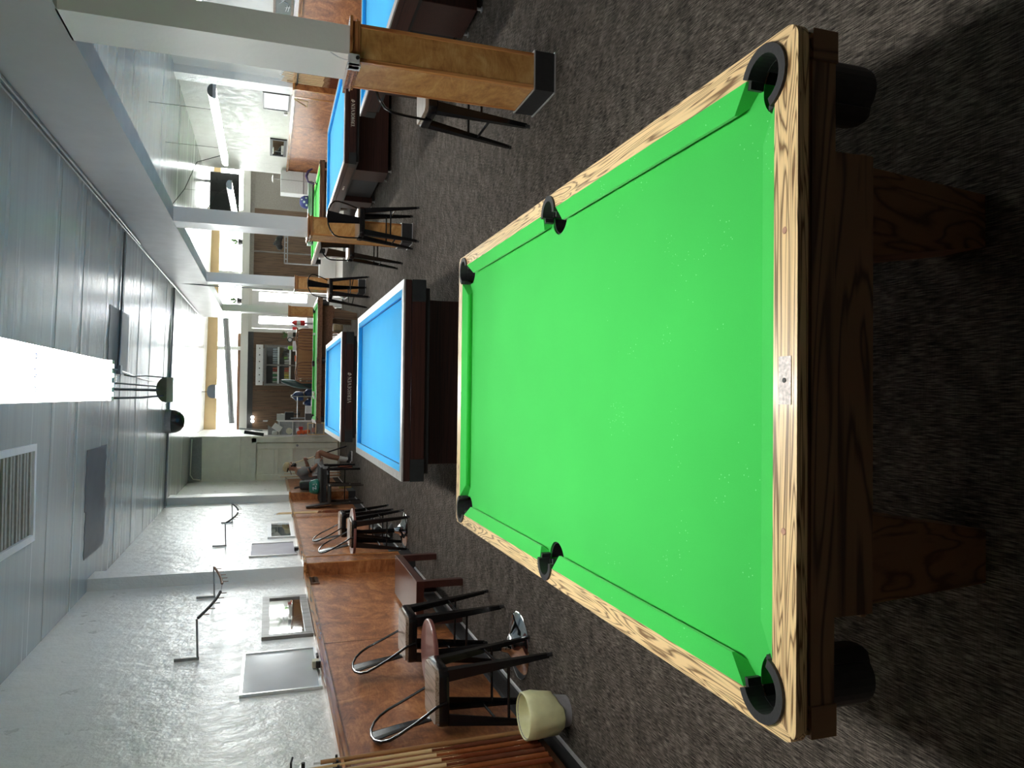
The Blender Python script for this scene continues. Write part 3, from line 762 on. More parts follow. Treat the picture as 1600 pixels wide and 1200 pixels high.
for u in (1, -1):
    for v in (1, -1): MB().box(min(u*.185, u*.128), max(u*.185, u*.128), min(v*.545, v*.488), max(v*.545, v*.488), 0, .336).build('leg', G['mahog'], t)
t = thing('wastebasket', 'small wastebasket with pale yellow liner beside the cue rack', 'wastebasket', (-1.735, 3.80, 0))
MB().lathe([(0, .004), (.082, 0), (.118, .25), (.112, .25), (.078, .01), (0, .01)], n=32).build('bin', G['bin'], t, True)
m = MB(); n = 40; rows = []
for k, (r, z) in enumerate([(.07, .06), (.105, .235), (.117, .256), (.125, .250), (.124, .20), (.119, .14), (.112, .085), (.100, .045)]):
    ring = []
    for j in range(n):
        a = 2*PI*j/n
        w = (math.sin(a*7+k*1.3)*.004+math.sin(a*11-k*.9)*.003)*(k > 3)
        dz = (.03*math.sin(a+2.2)+.02*math.sin(2*a+1))*(k == 7)+.02*math.sin(a*1.0+.6)*(k == 6)
        ring.append(m.bm.verts.new(((r+w)*math.cos(a), (r+w)*math.sin(a), z+dz)))
    rows.append(ring)
for A, B in zip(rows, rows[1:]):
    for j in range(n): m.bm.faces.new((A[j], A[(j+1) % n], B[(j+1) % n], B[j]))
m.bm.faces.new(rows[0])
m.build('liner', G['bag'], t, True, 80)

# ------------------------------------------------------------------ cues and cue racks
def cue(label, base, top, butt, group, bf=.45, butts='dark'):
    b, tp = Vector(base), Vector(top)
    t = thing('billiard_cue', label, 'cue', b, 0, group); d = tp-b
    MB().tube([d*0, d*.02, d*bf], [.013, .0145, .0115], 10).build('butt', butt, t, True)
    m = MB().tube([d*bf, d*.97], [.0112, .0065], 10)
    if butts == 'dark':
        for j in range(4):                   # pale splice points running into the butt
            a = j*PI/2+.4; u = d.orthogonal().normalized(); w = d.normalized().cross(u)
            o = (u*math.cos(a)+w*math.sin(a))
            m.tube([d*(bf-.12)+o*.0105, d*(bf-.05)+o*.0085, d*bf+o*.006], [.0008, .004, .006], 6)
    m.build('shaft', G['maple'], t, True)
    MB().tube([d*.97, d], [.0068, .0062], 8).build('ferrule', G['paper'], t)
    return t
buttm = [G['desk'], plain('red_mahogany_butt', (.20, .05, .02), .2, coat=.5), plain('chestnut_butt', (.30, .09, .03), .2, coat=.5), plain('brown_butt', (.16, .05, .025), .2, coat=.5)]
t = thing('cue_rack', 'long wall rack of cues at the lower left corner', 'cue rack', (-1.93, 3.55, 0))
MB().box(-.02, .055, -.30, .42, .135, .15).box(.045, .055, -.30, .42, .15, .165).build('foot_ledge', plain('dark_rack_wood', (.05, .02, .012), .25, coat=.4), t)
m = MB().box(-.02, .0, -.30, .44, 1.215, 1.25)
for k in range(13): m.tube([(.0, -.26+k*.057, 1.232), (.045, -.26+k*.057, 1.232)], .007, 6)
m.build('clip_bar', G['blackm'], t)
cl = [('pale one-piece cue at the end of the rack beside the wastebasket', 0, .97, G['desk'])]
for k in range(7):
    y = 3.945-k*.057
    bm_ = buttm[0] if k == 0 else buttm[1+(k*2) % 3]
    lab = ['orange-butted cue nearest the wastebasket in the corner rack', 'red-butted cue second from the wastebasket in the corner rack',
           'chestnut cue third from the wastebasket in the corner rack', 'dark cue fourth from the wastebasket in the corner rack',
           'cue fifth from the wastebasket in the corner rack', 'cue sixth from the wastebasket in the corner rack',
           'cue at the picture edge in the corner rack'][k]
    cue(lab, (-1.888, y, .152), (-1.905, y+.012, 1.40+.03*((k*3) % 4)-.05*(k == 0)), bm_, 'cues in the corner rack', .97 if k == 0 else .44, 'plain' if k == 0 else 'dark')
MB_hook = tag(MB().tube([(-1.95, 3.99, 1.46), (-1.90, 3.99, 1.46), (-1.895, 4.03, 1.452)], .006, 6).tube([(-1.95, 3.97, 1.40), (-1.90, 3.97, 1.40)], .01, 6).build('wall_hook', G['blackm']), 'black wall hook above the corner cue rack', 'hook')
t = thing('cue_rack', 'short black cue clip on the left wall behind the farther stools', 'cue rack', (-1.945, 12.35, 0))
MB().box(0, .02, -.10, .12, 1.19, 1.22).tube([(.02, -.06, 1.205), (.06, -.06, 1.205)], .008, 6).tube([(.02, .0, 1.205), (.06, .0, 1.205)], .008, 6).tube([(.02, .06, 1.205), (.06, .06, 1.205)], .008, 6).build('clip_bar', G['blackm'], t)
for k, lab in enumerate(('pale cue nearest us in the short left wall rack', 'pale cue in the middle of the short left wall rack', 'pale cue farthest in the short left wall rack')):
    cue(lab, (-1.885, 12.29+k*.06, .14), (-1.895, 12.30+k*.06, 1.50-.02*k), buttm[3], 'cues in the short left rack', .5)
t = thing('cue_rack', 'tall dark cue rack on the right wall behind the blue table', 'cue rack', (5.27, 12.5, 0))
MB().box(-.05, 0, -.28, .25, .3, .33).build('foot_ledge', G['walnutx'], t)
MB().box(-.03, 0, .20, .25, .33, 1.40).box(-.03, 0, -.28, -.24, .33, 1.40).build('side_board', G['walnut'], t)
MB().box(-.06, .0, -.28, .25, 1.235, 1.25).build('clip_bar', G['blackm'], t)
for k in range(8):
    cue('cue standing in the right wall rack, number %s from the near end' % ('one two three four five six seven eight'.split()[k]), (5.225, 12.27+k*.06, .33), (5.235, 12.27+k*.06, 1.48+.015*((k*5) % 4)), buttm[3], 'cues in the right wall rack', .42)

# ------------------------------------------------------------------ things on the left wall
def framed(name, label, cat, x, y0, y1, z0, z1, fw, fmat, pmat, d=.022, group=None, side=1, lean=0):
    t = thing(name, label, cat, (x, (y0+y1)/2, (z0+z1)/2), 0, group)
    hy, hz = (y1-y0)/2, (z1-z0)/2
    X0, X1 = sorted((0, side*d))
    MB().box(X0, X1, -hy, hy, hz-fw, hz).box(X0, X1, -hy, hy, -hz, -hz+fw).box(X0, X1, -hy, -hy+fw, -hz+fw, hz-fw).box(X0, X1, hy-fw, hy, -hz+fw, hz-fw).build('frame', fmat, t)
    P0, P1 = sorted((side*.002, side*d*.5))
    MB().box(P0, P1, -hy+fw, hy-fw, -hz+fw, hz-fw).build('mirror_glass' if 'mirror' in name else 'panel', pmat, t)
    return t
framed('wall_mirror', 'grey-framed mirror on the left wall beside the nearer whiteboard', 'mirror', XL, 6.235, 7.465, 1.222, 1.625, .062, G['gframe'], G['mirror'], .03)
framed('whiteboard', 'glossy white board nearest us on the left wall', 'whiteboard', XL, 5.105, 5.925, 1.225, 1.752, .018, G['alu'], G['board'], .02)
framed('wall_mirror', 'white-framed mirror on the left wall past the pilaster', 'mirror', XL, 10.62, 11.80, 1.225, 1.585, .05, G['white'], G['mirror'], .025)
framed('whiteboard', 'lilac whiteboard on the left wall past the pilaster', 'whiteboard', XL, 9.45, 10.265, 1.24, 1.80, .018, G['alu'], G['boardl'], .02)
t = thing('chalk_box', 'small cream and black box on the ledge below the nearer whiteboard', 'box', (-1.925, 5.48, WZ+.036))
MB().box(-.025, .025, -.03, .03, .012, .058, .003).build('box', plain('cream_carton', (.6, .57, .42), .6), t); MB().box(-.02, .028, -.048, -.03, -.0, .034, .003).build('eraser', G['blackm'], t)
tag(MB().tube([(-1.925, 5.60, WZ+.048), (-1.925, 5.68, WZ+.048)], .009, 8).build('marker_pen', G['blackm']), 'black marker pen on the ledge below the nearer whiteboard', 'pen')
tag(MB().box(-1.95, -1.91, 9.62, 9.70, WZ+.036, WZ+.085, .004).build('whiteboard_eraser', G['blackm']), 'black eraser on the ledge under the lilac whiteboard', 'eraser')
# ornamental carved bracket under the moulding
t = thing('carved_plaque', 'small carved brown plaque under the moulding by the pilaster', 'plaque', (-1.95, 8.0, 1.12))
m = MB().box(0, .012, -.13, .13, -.052, .052)
m.build('back_plate', G['walnutx'], t)
m = MB()
for k in range(6): m.tube([(.014, -.10+k*.04, -.04), (.016, -.08+k*.04, -.01), (.014, -.10+k*.04, .015), (.016, -.075+k*.04, .042)], .006, 6)
m.build('scroll_relief', plain('carved_brown_wood', (.09, .05, .03), .4, var=.3), t)
# overhead scoring beads on bent brackets
def score_wire(label, yA, yB, zt, yb, zs, cols):
    t = thing('score_bead_wire', label, 'scoring beads', (XL+.004, yA, 0), 0, 'overhead scoring beads')
    reach = .30; yB -= yA; yA = 0
    for y in (yA, yB):
        MB().box(0, .022, y-.011, y+.011, zt-.17, zt).tube([(.01, y, zt-.16), (reach*.5, y, zt-.155), (reach, y, zt-.15)], .008, 6).build('bracket', plain('grey_bracket_paint', (.3, .3, .3), .4), t)
    n = 30; P = []
    for i in range(n+1):
        f = i/n; P.append(Vector((reach, yA+(yB-yA)*f, zt-.15-.12*math.sin(PI*f))))
    MB().tube(P, .0022, 6).build('wire', G['blackm'], t)
    for f0, f1, mat in cols:
        m = MB(); k = int((f1-f0)*(yB-yA)/.024)
        for i in range(k):
            f = f0+(f1-f0)*i/k; p = P[0].lerp(P[-1], f); p.z = zt-.15-.12*math.sin(PI*f)
            m.ball(p, .0125, (1, .9, 1), 1)
        m.build('bead_string', mat, t, True)
        for i in range(5):
            f = f0+(f1-f0)*(i+.5)/5; p = P[0].lerp(P[-1], f); p.z = zt-.15-.12*math.sin(PI*f)
            MB().tube([p, p+Vector((0, 0, -.055))], .004, 6).build('marker_peg', G['walnutx'], t)
    return t
score_wire('scoring beads on wire above the nearer whiteboard, half black half brown', 5.92, 7.68, 2.23, 0, 0, [(.02, .45, G['blackm']), (.60, .98, G['walnutx'])])
score_wire('black scoring beads on wire above the lilac whiteboard', 10.22, 12.05, 2.26, 0, 0, [(.03, .48, G['blackm']), (.62, .95, G['blackm'])])

# ------------------------------------------------------------------ right wall
framed('whiteboard', 'pale lilac whiteboard with dark frame on the right wall', 'whiteboard', XR, 13.42, 14.2, 1.335, 1.79, .022, G['dkframe'], G['boardl'], .02, side=-1)
framed('wall_mirror', 'small black-framed mirror on the right wall', 'mirror', XR, 15.8, 16.9, 1.335, 1.665, .055, G['blackm'], G['mirror'], .03, side=-1)
t = framed('menu_board', 'dark chalkboard with white scribbles at the top right edge', 'chalkboard', XR, 9.7, 10.65, 1.37, 1.63, .03, G['walnut'], G['chalkb'], .025, side=-1)
m = MB()
for y0, z0, y1, z1 in [(-.05, .09, .10, -.06), (.14, -.08, .30, -.06), (.14, -.05, .30, -.03), (.18, -.09, .20, -.02), (-.02, -.02, .12, .05), (-.3, .02, -.1, .06)]:
    m.tube([(-.016, y0, z0), (-.016, y1, z1)], .004, 5)
m.build('chalk_writing', G['paper'], t)
framed('notice', 'pale printed notice strip under the dark chalkboard', 'notice', XR, 9.6, 10.62, 1.305, 1.365, .006, G['white'], G['paper'], .008, side=-1)
t = thing('triangle_rack', 'light wooden ball triangle hanging on the right wall moulding', 'ball rack', (5.2, 13.3, 1.29))
m = MB(); P = [Vector((0, 0, 0)), Vector((-.02, .02, -.25)), Vector((-.02, .27, -.25))]
for i in range(3): m.tube([P[i], P[(i+1) % 3]], .012, 6)
m.build('frame', G['maple'], t)
t = thing('ball_holder', 'brass ball holder on the right wall next to the hanging triangle', 'holder', (5.21, 12.98, 1.28))
m = MB()
for k in range(3): m.ball((-.02, k*.08, 0), .032, sub=2)
m.build('balls', plain('ivory_balls', (.6, .5, .3), .25, coat=.5), t, True)
MB().box(-.05, .07, -.05, .22, -.05, -.033).build('shelf', G['brass'], t)
tag(MB().tube([(5.27, 13.1, 1.16), (5.22, 13.1, 1.15), (5.22, 13.1, 1.08), (5.24, 13.13, 1.07)], .008, 6).build('coat_hook', G['walnutx']), 'small dark coat hook below the ball holder', 'hook')
tag(MB().box(XR-.03, XR-.002, 14.3, 14.38, 1.36, 1.42).box(XR-.034, XR-.03, 14.31, 14.37, 1.38, 1.40).build('light_switch', G['white']), 'white light switch beside the lilac board on the right wall', 'switch')
t = thing('television', 'large dark wall screen at the far right corner', 'screen', tuple(at(351, 300, Y=18.9)))
MB().box(-.47, .47, 0, .05, -.33, .33, .006).build('panel', G['screen'], t); MB().box(.2, .26, .0, .05, .3, .46).build('wall_arm', G['steel'], t)

# ------------------------------------------------------------------ lamps over the tables
def lamp(label, x, y0, y1, z, w, dome=.062, letters_=False, cords=2, shade=True):
    t = thing('table_lamp', label, 'fluorescent lamp', (x, (y0+y1)/2, z), 0, 'fluorescent lamps hung over the tables')
    L = (y1-y0)/2; n = 16
    prof = [(w/2*math.cos(PI*i/n), dome*math.sin(PI*i/n)) for i in range(n+1)]
    m = MB().sweep(prof, (0, -L, .006), (0, L, .006), (1, 0, 0), (0, 0, 1))
    m.build('housing', G['hous'], t, True, 60)
    plate = G['white'] if 'far' in label else G['endp']  # white on the far lamps stands in for glare over their ends
    ends = MB()
    for s in (-1, 1): ends.sweep([(u*1.02, v*1.02) for u, v in prof], (0, s*(L-.004), .006), (0, s*(L+.008), .006), (1, 0, 0), (0, 0, 1))
    ends.build('end_plate', plate, t)
    MB().sweep([(-w/2+.002, .006), (-w/2+.002, -.012), (-w/2+.02, -.03), (w/2-.02, -.03), (w/2-.002, -.012), (w/2-.002, .006)], (0, -L+.05, 0), (0, L-.05, 0), (1, 0, 0), (0, 0, 1)).build('diffuser', G['tube'], t)
    for s in (-1, 1):
        e = MB().box(-w/2, w/2, min(s*L, s*(L-.05)), max(s*L, s*(L-.05)), -.032, .006).build('end_cap', G['white'], t)
        if letters_:
            for u in (-.058, -.02, .02, .058): MB().box(u-.008, u+.008, min(s*(L-.045), s*(L-.062)), max(s*(L-.045), s*(L-.062)), -.042, -.031).build('tube_socket', G['trim'], e)
    for s in ((-.55, .55) if cords == 2 else (0,)):
        MB().tube([(0, s*L, dome), (0, s*L, cz(x)-z)], .003, 6).build('hanger_wire', G['blackm'], t)
    if letters_:
        for k, ch in enumerate('AWA'):
            cu = bpy.data.curves.new('glyph', 'FONT'); cu.body = ch; cu.size = .045; cu.extrude = .0006; cu.align_x = 'CENTER'
            tmp = bpy.data.objects.new('glyph', cu); C.objects.link(tmp)
            dg = bpy.context.evaluated_depsgraph_get(); me = bpy.data.meshes.new_from_object(tmp.evaluated_get(dg))
            bpy.data.objects.remove(tmp); me.materials.clear(); me.materials.append(G['letter'])
            o = bpy.data.objects.new('lettering', me); C.objects.link(o); o.parent = t
            o.location = (.047-k*.047, L-1.10, -.0312); o.rotation_euler = (PI, 0, PI)
    return t
lamp('long bright ceiling lamp with blue letters over the foreground pool table', .055, 1.0, 3.445, 2.25, .168, letters_=True)
lamp('white half-round lamp hung over the nearest blue table', .03, 5.42, 7.65, 2.25, .168)
lamp('far glowing lamp hung over the centre lettered blue table', .04, 9.9, 12.3, 2.27, .168)
lamp('slim white lamp hung over the right-hand lettered blue table', 3.85, 9.95, 12.9, 2.335, .168)
lamp('far slim lamp hung over the brown pool table at right', 3.83, 14.25, 16.9, 2.335, .168)
lamp('lamp hung over the blue table at the right picture edge', 3.85, 5.4, 7.9, 2.335, .168)

# ------------------------------------------------------------------ conduits, boxes and cords
def pipe(label, pts, r, mat=None, name='conduit'):
    return tag(MB().tube(pts, r, 8).build(name, mat or G['conduit'], None, True), label, 'conduit')
bx = bx0-.02
pipe('upper grey conduit running along the girder', [(bx-.01, YB, 3.16), (bx-.01, 14.3, 3.17), (bx-.01, 18.5, 3.17)], .012)
pipe('lower grey conduit running along the girder', [(bx-.012, YB, 3.118), (bx-.012, 8.0, 3.128), (bx-.01, 10, 3.14)], .012)
pipe('nearer cross conduit from girder to the junction box', [(bx-.02, 9.30, 3.19), (.5, 9.30, 3.22), (.30, 9.26, 3.225)], .012)
pipe('farther cross conduit from wall to girder', [(bx-.02, 13.9, 3.19), (.0, 13.9, 3.23), (-1.96, 13.9, 3.27)], .015)
pipe('conduit running down the length of the ceiling between boxes', [(.27, 7.9, 3.225), (.27, 9.25, 3.225), (.20, 11.0, 3.225), (.17, 13.85, 3.225)], .009, G['trim'])
pipe('conduit dropping down the third column', [(1.90, 13.6, 3.17), (1.87, 13.55, 2.62), (1.868, 13.53, 1.4)], .010)
pipe('grey conduit along the ceiling of the right bay', [(2.75, YB, cz(2.7)-.015), (2.75, 12, cz(2.7)-.015), (2.75, 16, cz(2.7)-.015)], .012)
pipe('cream pipe down the door end wall', [(-.99, YD-.012, 2.20), (-1.75, YD-.012, 2.20), (-1.85, YD-.012, 2.18), (-1.86, YD-.03, 2.05)], .012, G['cream'])
pipe('cable looped along the top of the door end wall', [(-1.0, YD-.11, 3.22), (-1.8, YD-.11, 3.24), (-1.9, YD-.11, 3.18), (-1.92, YD-.11, 3.03)], .012, G['cream'], 'cable')
for x, y, lab in ((.28, 7.85, 'grey junction box on the ceiling nearest the bright lamp'), (.27, 9.27, 'small junction box where the cross conduit ends'), (.17, 13.9, 'dark junction box at the farther cross conduit')):
    tag(MB().box(x-.05, x+.05, y-.05, y+.05, cz(x)-.05, cz(x)-.002, .004).build('junction_box', G['steel']), lab, 'junction box')
def cord(label, pts, r=.006):
    return tag(MB().tube(pts, r, 6).build('power_cord', G['blackm'], None, True), label, 'cord')
cord('black cord curving from the ceiling conduit to the second lamp', [(.22, 9.6, 3.215), (.20, 9.4, 3.1), (.20, 9.0, 2.9), (.17, 8.2, 2.62), (.10, 7.75, 2.36), (.03, 7.6, 2.305)])
cord('straight black cable between the two nearest lamps', [(.02, 3.44, 2.29), (.025, 4.4, 2.285), (.03, 5.42, 2.30)], .005)
cord('drooping black cable between the two nearest lamps', [(-.02, 3.44, 2.28), (-.02, 4.4, 2.255), (-.01, 5.42, 2.275)], .006)
cord('thin black cable between the two nearest lamps', [(.05, 3.44, 2.29), (.05, 4.4, 2.295), (.05, 5.42, 2.31)], .004)
cord('looped cord feeding the slim right lamp', [(2.75, 12.3, cz(2.7)-.02), (3.2, 12.4, 2.9), (3.7, 12.6, 2.75), (3.84, 12.6, 2.41)])
cord('cord sagging toward the far right lamp', [(2.75, 14.2, cz(2.7)-.02), (2.9, 14.6, 2.95), (3.3, 14.6, 2.8), (3.7, 14.6, 2.6), (3.83, 14.5, 2.40)])
t = thing('ceiling_vent', 'white louvred vent grille at the top edge beside the bright lamp', 'vent', (-.60, 5.9, cz(-.6)))
MB().box(-.50, .22, -.60, -.55, -.022, 0).box(-.5, .22, .36, .41, -.022, 0).box(.17, .22, -.55, .36, -.022, 0).box(-.5, -.45, -.55, .36, -.022, 0).build('frame', G['white'], t)
m = MB()
for k in range(12): m.box(-.44, .165, -.52+k*.073, -.515+k*.073+.03, -.012-.004*(k % 2), -.004)
m.build('louvres', plain('beige_louvres', (.40, .38, .34), .5), t)
t = thing('ceiling_speaker', 'black dome speaker fixed to the ceiling near the far windows', 'speaker', (-.46, 13.6, cz(-.46)))
MB().lathe([(.20, -.10), (.20, 0)], n=32).build('ring', G['steel'], t, True)
MB().lathe([(.198, -.10), (.19, -.17), (.155, -.24), (.09, -.29), (0, -.305)], n=32).build('dome', G['screen'], t, True)
t = thing('metal_bracket_box', 'small grey metal box with black button at the ledge of the nearest column', 'box', tuple(at(553, 95, Y=4.02)))
MB().box(-.034, .034, -.014, .03, -.03, .03, .003).box(-.034, -.018, -.014, .05, -.036, .036, .003).build('housing', plain('pale_grey_box', (.55, .56, .57), .4), t)
MB().lathe([(.010, -.022), (.010, -.012)], (.012, 0, -.018), 12, 'y').build('button', G['blackm'], t)
MB().tube([(.0, .01, .03), (.02, .03, .08), (.05, .05, .12)], .003, 6).build('wire', G['paper'], t)

# ------------------------------------------------------------------ the man at the far left and the things round him
def skinned(name, nodes, edges, mat, parent, sub=2):
    me = bpy.data.meshes.new(name); me.from_pydata([n[0] for n in nodes], edges, []); me.update()
    o = bpy.data.objects.new(name, me); C.objects.link(o)
    sk = o.modifiers.new('skin', 'SKIN'); sk.use_smooth_shade = True
    lay = me.skin_vertices[0].data if me.skin_vertices else None
    if lay is None:
        bpy.context.view_layer.objects.active = o
        lay = me.skin_vertices[0].data
    for i, n in enumerate(nodes):
        r = n[1]; lay[i].radius = r if isinstance(r, tuple) else (r, r); lay[i].use_root = (i == 0)
    ss = o.modifiers.new('sub', 'SUBSURF'); ss.levels = ss.render_levels = sub
    dg = bpy.context.evaluated_depsgraph_get()
    nm = bpy.data.meshes.new_from_object(o.evaluated_get(dg)); bpy.data.objects.remove(o)
    nm.materials.clear(); nm.materials.append(mat)
    for p in nm.polygons: p.use_smooth = True
    o = bpy.data.objects.new(name, nm); C.objects.link(o); o.parent = parent
    return o
PX, PY = -1.56, 15.0
man = thing('person', 'seated man in grey shirt, light shorts and backward cap holding a cue', 'person', (PX, PY, 0))
# local axes: +x is where he faces, -y is towards the camera
HIP = Vector((0, 0, .60)); 
body = [((0, 0, .60), (.115, .145)), ((.0, 0, .74), (.115, .14)), ((.03, 0, .90), (.12, .15)), ((.075, 0, 1.00), (.075, .11)), ((.115, 0, 1.075), .052), ((.15, 0, 1.13), .058), ((.165, 0, 1.20), .078), ((.165, 0, 1.255), .066),
        ((.055, -.155, .985), .058), ((.11, -.215, .83), .046), ((.13, -.215, .78), .042), ((.21, -.17, .685), .034), ((.25, -.145, .65), .026),
        ((.055, .155, .985), .058), ((.11, .205, .86), .045), ((.14, .205, .83), .042), ((.245, .12, .875), .033), ((.275, .09, .895), .025),
        ((.10, -.095, .62), .085), ((.26, -.105, .655), .074), ((.44, -.10, .665), .056), ((.455, -.10, .63), .052), ((.38, -.10, .44), .050), ((.34, -.10, .26), .036), ((.31, -.10, .12), .030), ((.33, -.10, .075), .032), ((.42, -.10, .04), .026),
        ((.10, .095, .62), .085), ((.25, .11, .65), .074), ((.41, .12, .65), .056), ((.42, .12, .61), .052), ((.34, .12, .42), .050), ((.29, .12, .25), .036), ((.26, .12, .12), .030), ((.28, .12, .075), .032), ((.37, .12, .04), .026)]
ed = [(0, 1), (1, 2), (2, 3), (3, 4), (4, 5), (5, 6), (6, 7), (3, 8), (8, 9), (9, 10), (10, 11), (11, 12), (3, 13), (13, 14), (14, 15), (15, 16), (16, 17),
      (0, 18), (18, 19), (19, 20), (20, 21), (21, 22), (22, 23), (23, 24), (24, 25), (25, 26), (0, 27), (27, 28), (28, 29), (29, 30), (30, 31), (31, 32), (32, 33), (33, 34), (34, 35)]
skinned('body', body, ed, G['skin'], man)
# hands: palm and five bent fingers each
def hand(base, fwd, side, nrm, curl):
    b, f, s, n = Vector(base), Vector(fwd).normalized(), Vector(side).normalized(), Vector(nrm).normalized()
    m = MB()
    pts = [b+f*.0, b+f*.03, b+f*.062]
    m.tube(pts, [.022, .030, .026], 10)
    for k, (o, L) in enumerate(((-.026, .058), (-.009, .066), (.009, .062), (.025, .048))):
        p = b+f*.062+s*o; q = p+f*L*.45-n*L*.2*curl; r = q+f*L*.15-n*L*.5*curl; e = r-f*L*.35*curl-n*L*.25
        m.tube([p-f*.012, p, q, r, e], [.009, .0092, .0088, .008, .006], 8)
    p = b+f*.022-s*.028; m.tube([p, p-s*.022+f*.02-n*.012, p-s*.018+f*.05-n*.026, p-s*.004+f*.06-n*.032], [.011, .0105, .0095, .007], 8)
    return m.build('hand', G['skin'], man, True, 70)
hand((.25, -.145, .645), (.9, .2, -.25), (0, 1, 0), (-.2, 0, 1), .8)
hand((.275, .09, .895), (.75, -.55, .1), (0, .2, 1), (.4, .5, 0), 1.1)
# clothes
skinned('shirt', [((-.005, 0, .60), (.135, .165)), ((-.012, 0, .74), (.138, .168)), ((.016, 0, .89), (.142, .172)), ((.062, 0, .985), (.10, .13)), ((.098, 0, 1.04), .062),
                  ((.052, -.15, .975), .074), ((.095, -.205, .875), .066), ((.108, -.214, .835), .066), ((.052, .15, .975), .074), ((.095, .197, .895), .066), ((.108, .203, .865), .066)],
        [(0, 1), (1, 2), (2, 3), (3, 4), (3, 5), (5, 6), (6, 7), (3, 8), (8, 9), (9, 10)], G['shirt'], man)
for v, c in ((-1, (.113, -.216, .825)), (1, (.113, .205, .855))):
    MB().tube([Vector(c), Vector(c)+Vector((.014, v*.006, -.03))], [.064, .062], 16).build('sleeve_band', G['blackm'], man, True)
skinned('shorts', [((.0, 0, .60), (.14, .155)), ((.10, -.10, .62), .10), ((.25, -.107, .652), .092), ((.36, -.105, .655), .086), ((.10, .10, .62), .10), ((.25, .112, .645), .092), ((.34, .118, .645), .086)],
        [(0, 1), (1, 2), (2, 3), (0, 4), (4, 5), (5, 6)], G['shorts'], man)
for y, x0 in ((-.10, .31), (.12, .26)):
    MB().tube([(x0+.028, y, .255), (x0+.012, y, .17), (x0+.003, y, .11), (x0+.015, y, .085)], [.040, .036, .036, .036], 14).build('sock', G['sock'], man, True)
    m = MB().box(x0-.05, x0+.155, y-.042, y+.042, 0, .026, .008)
    sh = m.build('shoe_sole', G['sock'], man, True)
    m = MB().tube([(x0-.04, y, .05), (x0+.01, y, .068), (x0+.06, y, .055), (x0+.11, y, .042), (x0+.145, y, .034)], [.034, .042, .040, .034, .022], 14)
    m.build('shoe', G['blackm'], man, True)
# head details: face, beard, ear, cap worn backwards
m = MB().ball((.243, 0, 1.165), .016, (1, .7, 1.3)).build('nose', G['skin'], man, True)
for v in (-1, 1):
    MB().ball((.160, v*.079, 1.17), .02, (.7, .35, 1.2)).build('ear', G['skin'], man, True)
    MB().ball((.226, v*.032, 1.195), .011, (.6, 1, .8)).build('eye', G['sock'], man, True)
    MB().ball((.233, v*.032, 1.195), .006).build('pupil', G['hair'], man, True)
    MB().tube([(.228, v*.015, 1.213), (.232, v*.034, 1.217), (.22, v*.05, 1.21)], .005, 6).build('eyebrow', G['hair'], man, True)
MB().tube([(.235, -.024, 1.128), (.243, 0, 1.125), (.235, .024, 1.128)], .006, 6).build('mouth', plain('lips', (.28, .10, .08), .5), man, True)
m = MB(); m.ball((.196, 0, 1.108), .056, (.85, 1.0, .8), 3); m.tube([(.185, -.072, 1.17), (.20, -.066, 1.12), (.225, -.04, 1.10)], .016, 8); m.tube([(.185, .072, 1.17), (.20, .066, 1.12), (.225, .04, 1.10)], .016, 8)
m.build('beard', G['hair'], man, True)
cp = MB().lathe([(.093, .0), (.094, .03), (.088, .065), (.066, .092), (.03, .104), (0, .106)], n=24)
cp.xf(Matrix.Translation((.155, 0, 1.215)) @ Matrix.Rotation(.22, 4, 'Y') @ Matrix.Diagonal((1.05, .92, 1, 1)))
cp.build('cap', G['tanc'], man, True)
b_ = MB(); pts = arc(0, 0, .085, PI*.65, PI*1.35, 12); out = arc(-.055, 0, .088, PI*1.4, PI*.6, 12)
b_.prism(pts+out, -.006, .006); b_.xf(Matrix.Translation((.145, 0, 1.205)) @ Matrix.Rotation(-.35, 4, 'Y'))
b_.build('cap_brim', G['blackm'], man)
MB().tube([(.165+.09*math.cos(a), .083*math.sin(a), 1.218-.02*math.cos(a)) for a in [PI*.55+PI*.9*i/12 for i in range(13)]], .016, 8).build('hair', G['hair'], man, True)
cue('cue held slantwise by the seated man', (PX+.56, PY+.02, .10), (PX+.225, PY+.125, 1.115), G['black'], 'held cue', .62, 'plain')
# stool he sits on
t = thing('bar_chair', 'dark low-backed chair under the seated man', 'chair', (PX-.02, PY, 0))
MB().box(-.19, .19, -.19, .19, .44, .475, .012).build('seat', G['blackm'], t)
for u in (1, -1):
    for v in (1, -1): MB().tube([(u*.16, v*.16, .44), (u*.185, v*.185, 0)], .012, 8).build('leg', G['black'], t)
MB().tube([(-.17, -.15, .46), (-.2, -.15, .86), (-.2, .15, .86), (-.17, .15, .46)], .011, 8).build('back_frame', G['black'], t, True)
# tall dark table in front of him and brown metal stool
t = thing('pub_table', 'dark square table in front of the seated man', 'table', (-1.60, 13.98, 0))
MB().box(-.33, .32, -.44, .46, .665, .70, .004).build('tabletop', G['blackm'], t)
MB().box(-.30, .29, -.41, -.385, .59, .665).box(-.30, .29, .41, .435, .59, .665).box(.265, .29, -.385, .41, .59, .665).box(-.30, -.275, -.385, .41, .59, .665).build('apron', G['blackm'], t)
for u in (-.29, .28):
    for v in (-.40, .425): MB().box(u-.018, u+.018, v-.018, v+.018, 0, .59).build('leg', G['black'], t)
MB().tube([(-.29, -.40, .62-.35), (.28, -.40, .27)], .01, 6).build('stretcher', G['black'], t)
t = thing('metal_stool', 'bronze-grey metal stool with a tall flat back against the wall panelling', 'stool', (-1.72, 13.25, 0), -PI/2+.05)
mm = plain('bronze_grey_metal', (.05, .045, .04), .3, .6)
MB().box(-.19, .19, -.17, .17, .545, .59, .02).build('seat', mm, t)
for u in (1, -1):
    for v in (1, -1): MB().box(u*.175-.016, u*.175+.016, v*.155-.016, v*.155+.016, 0, .55).build('leg', mm, t)
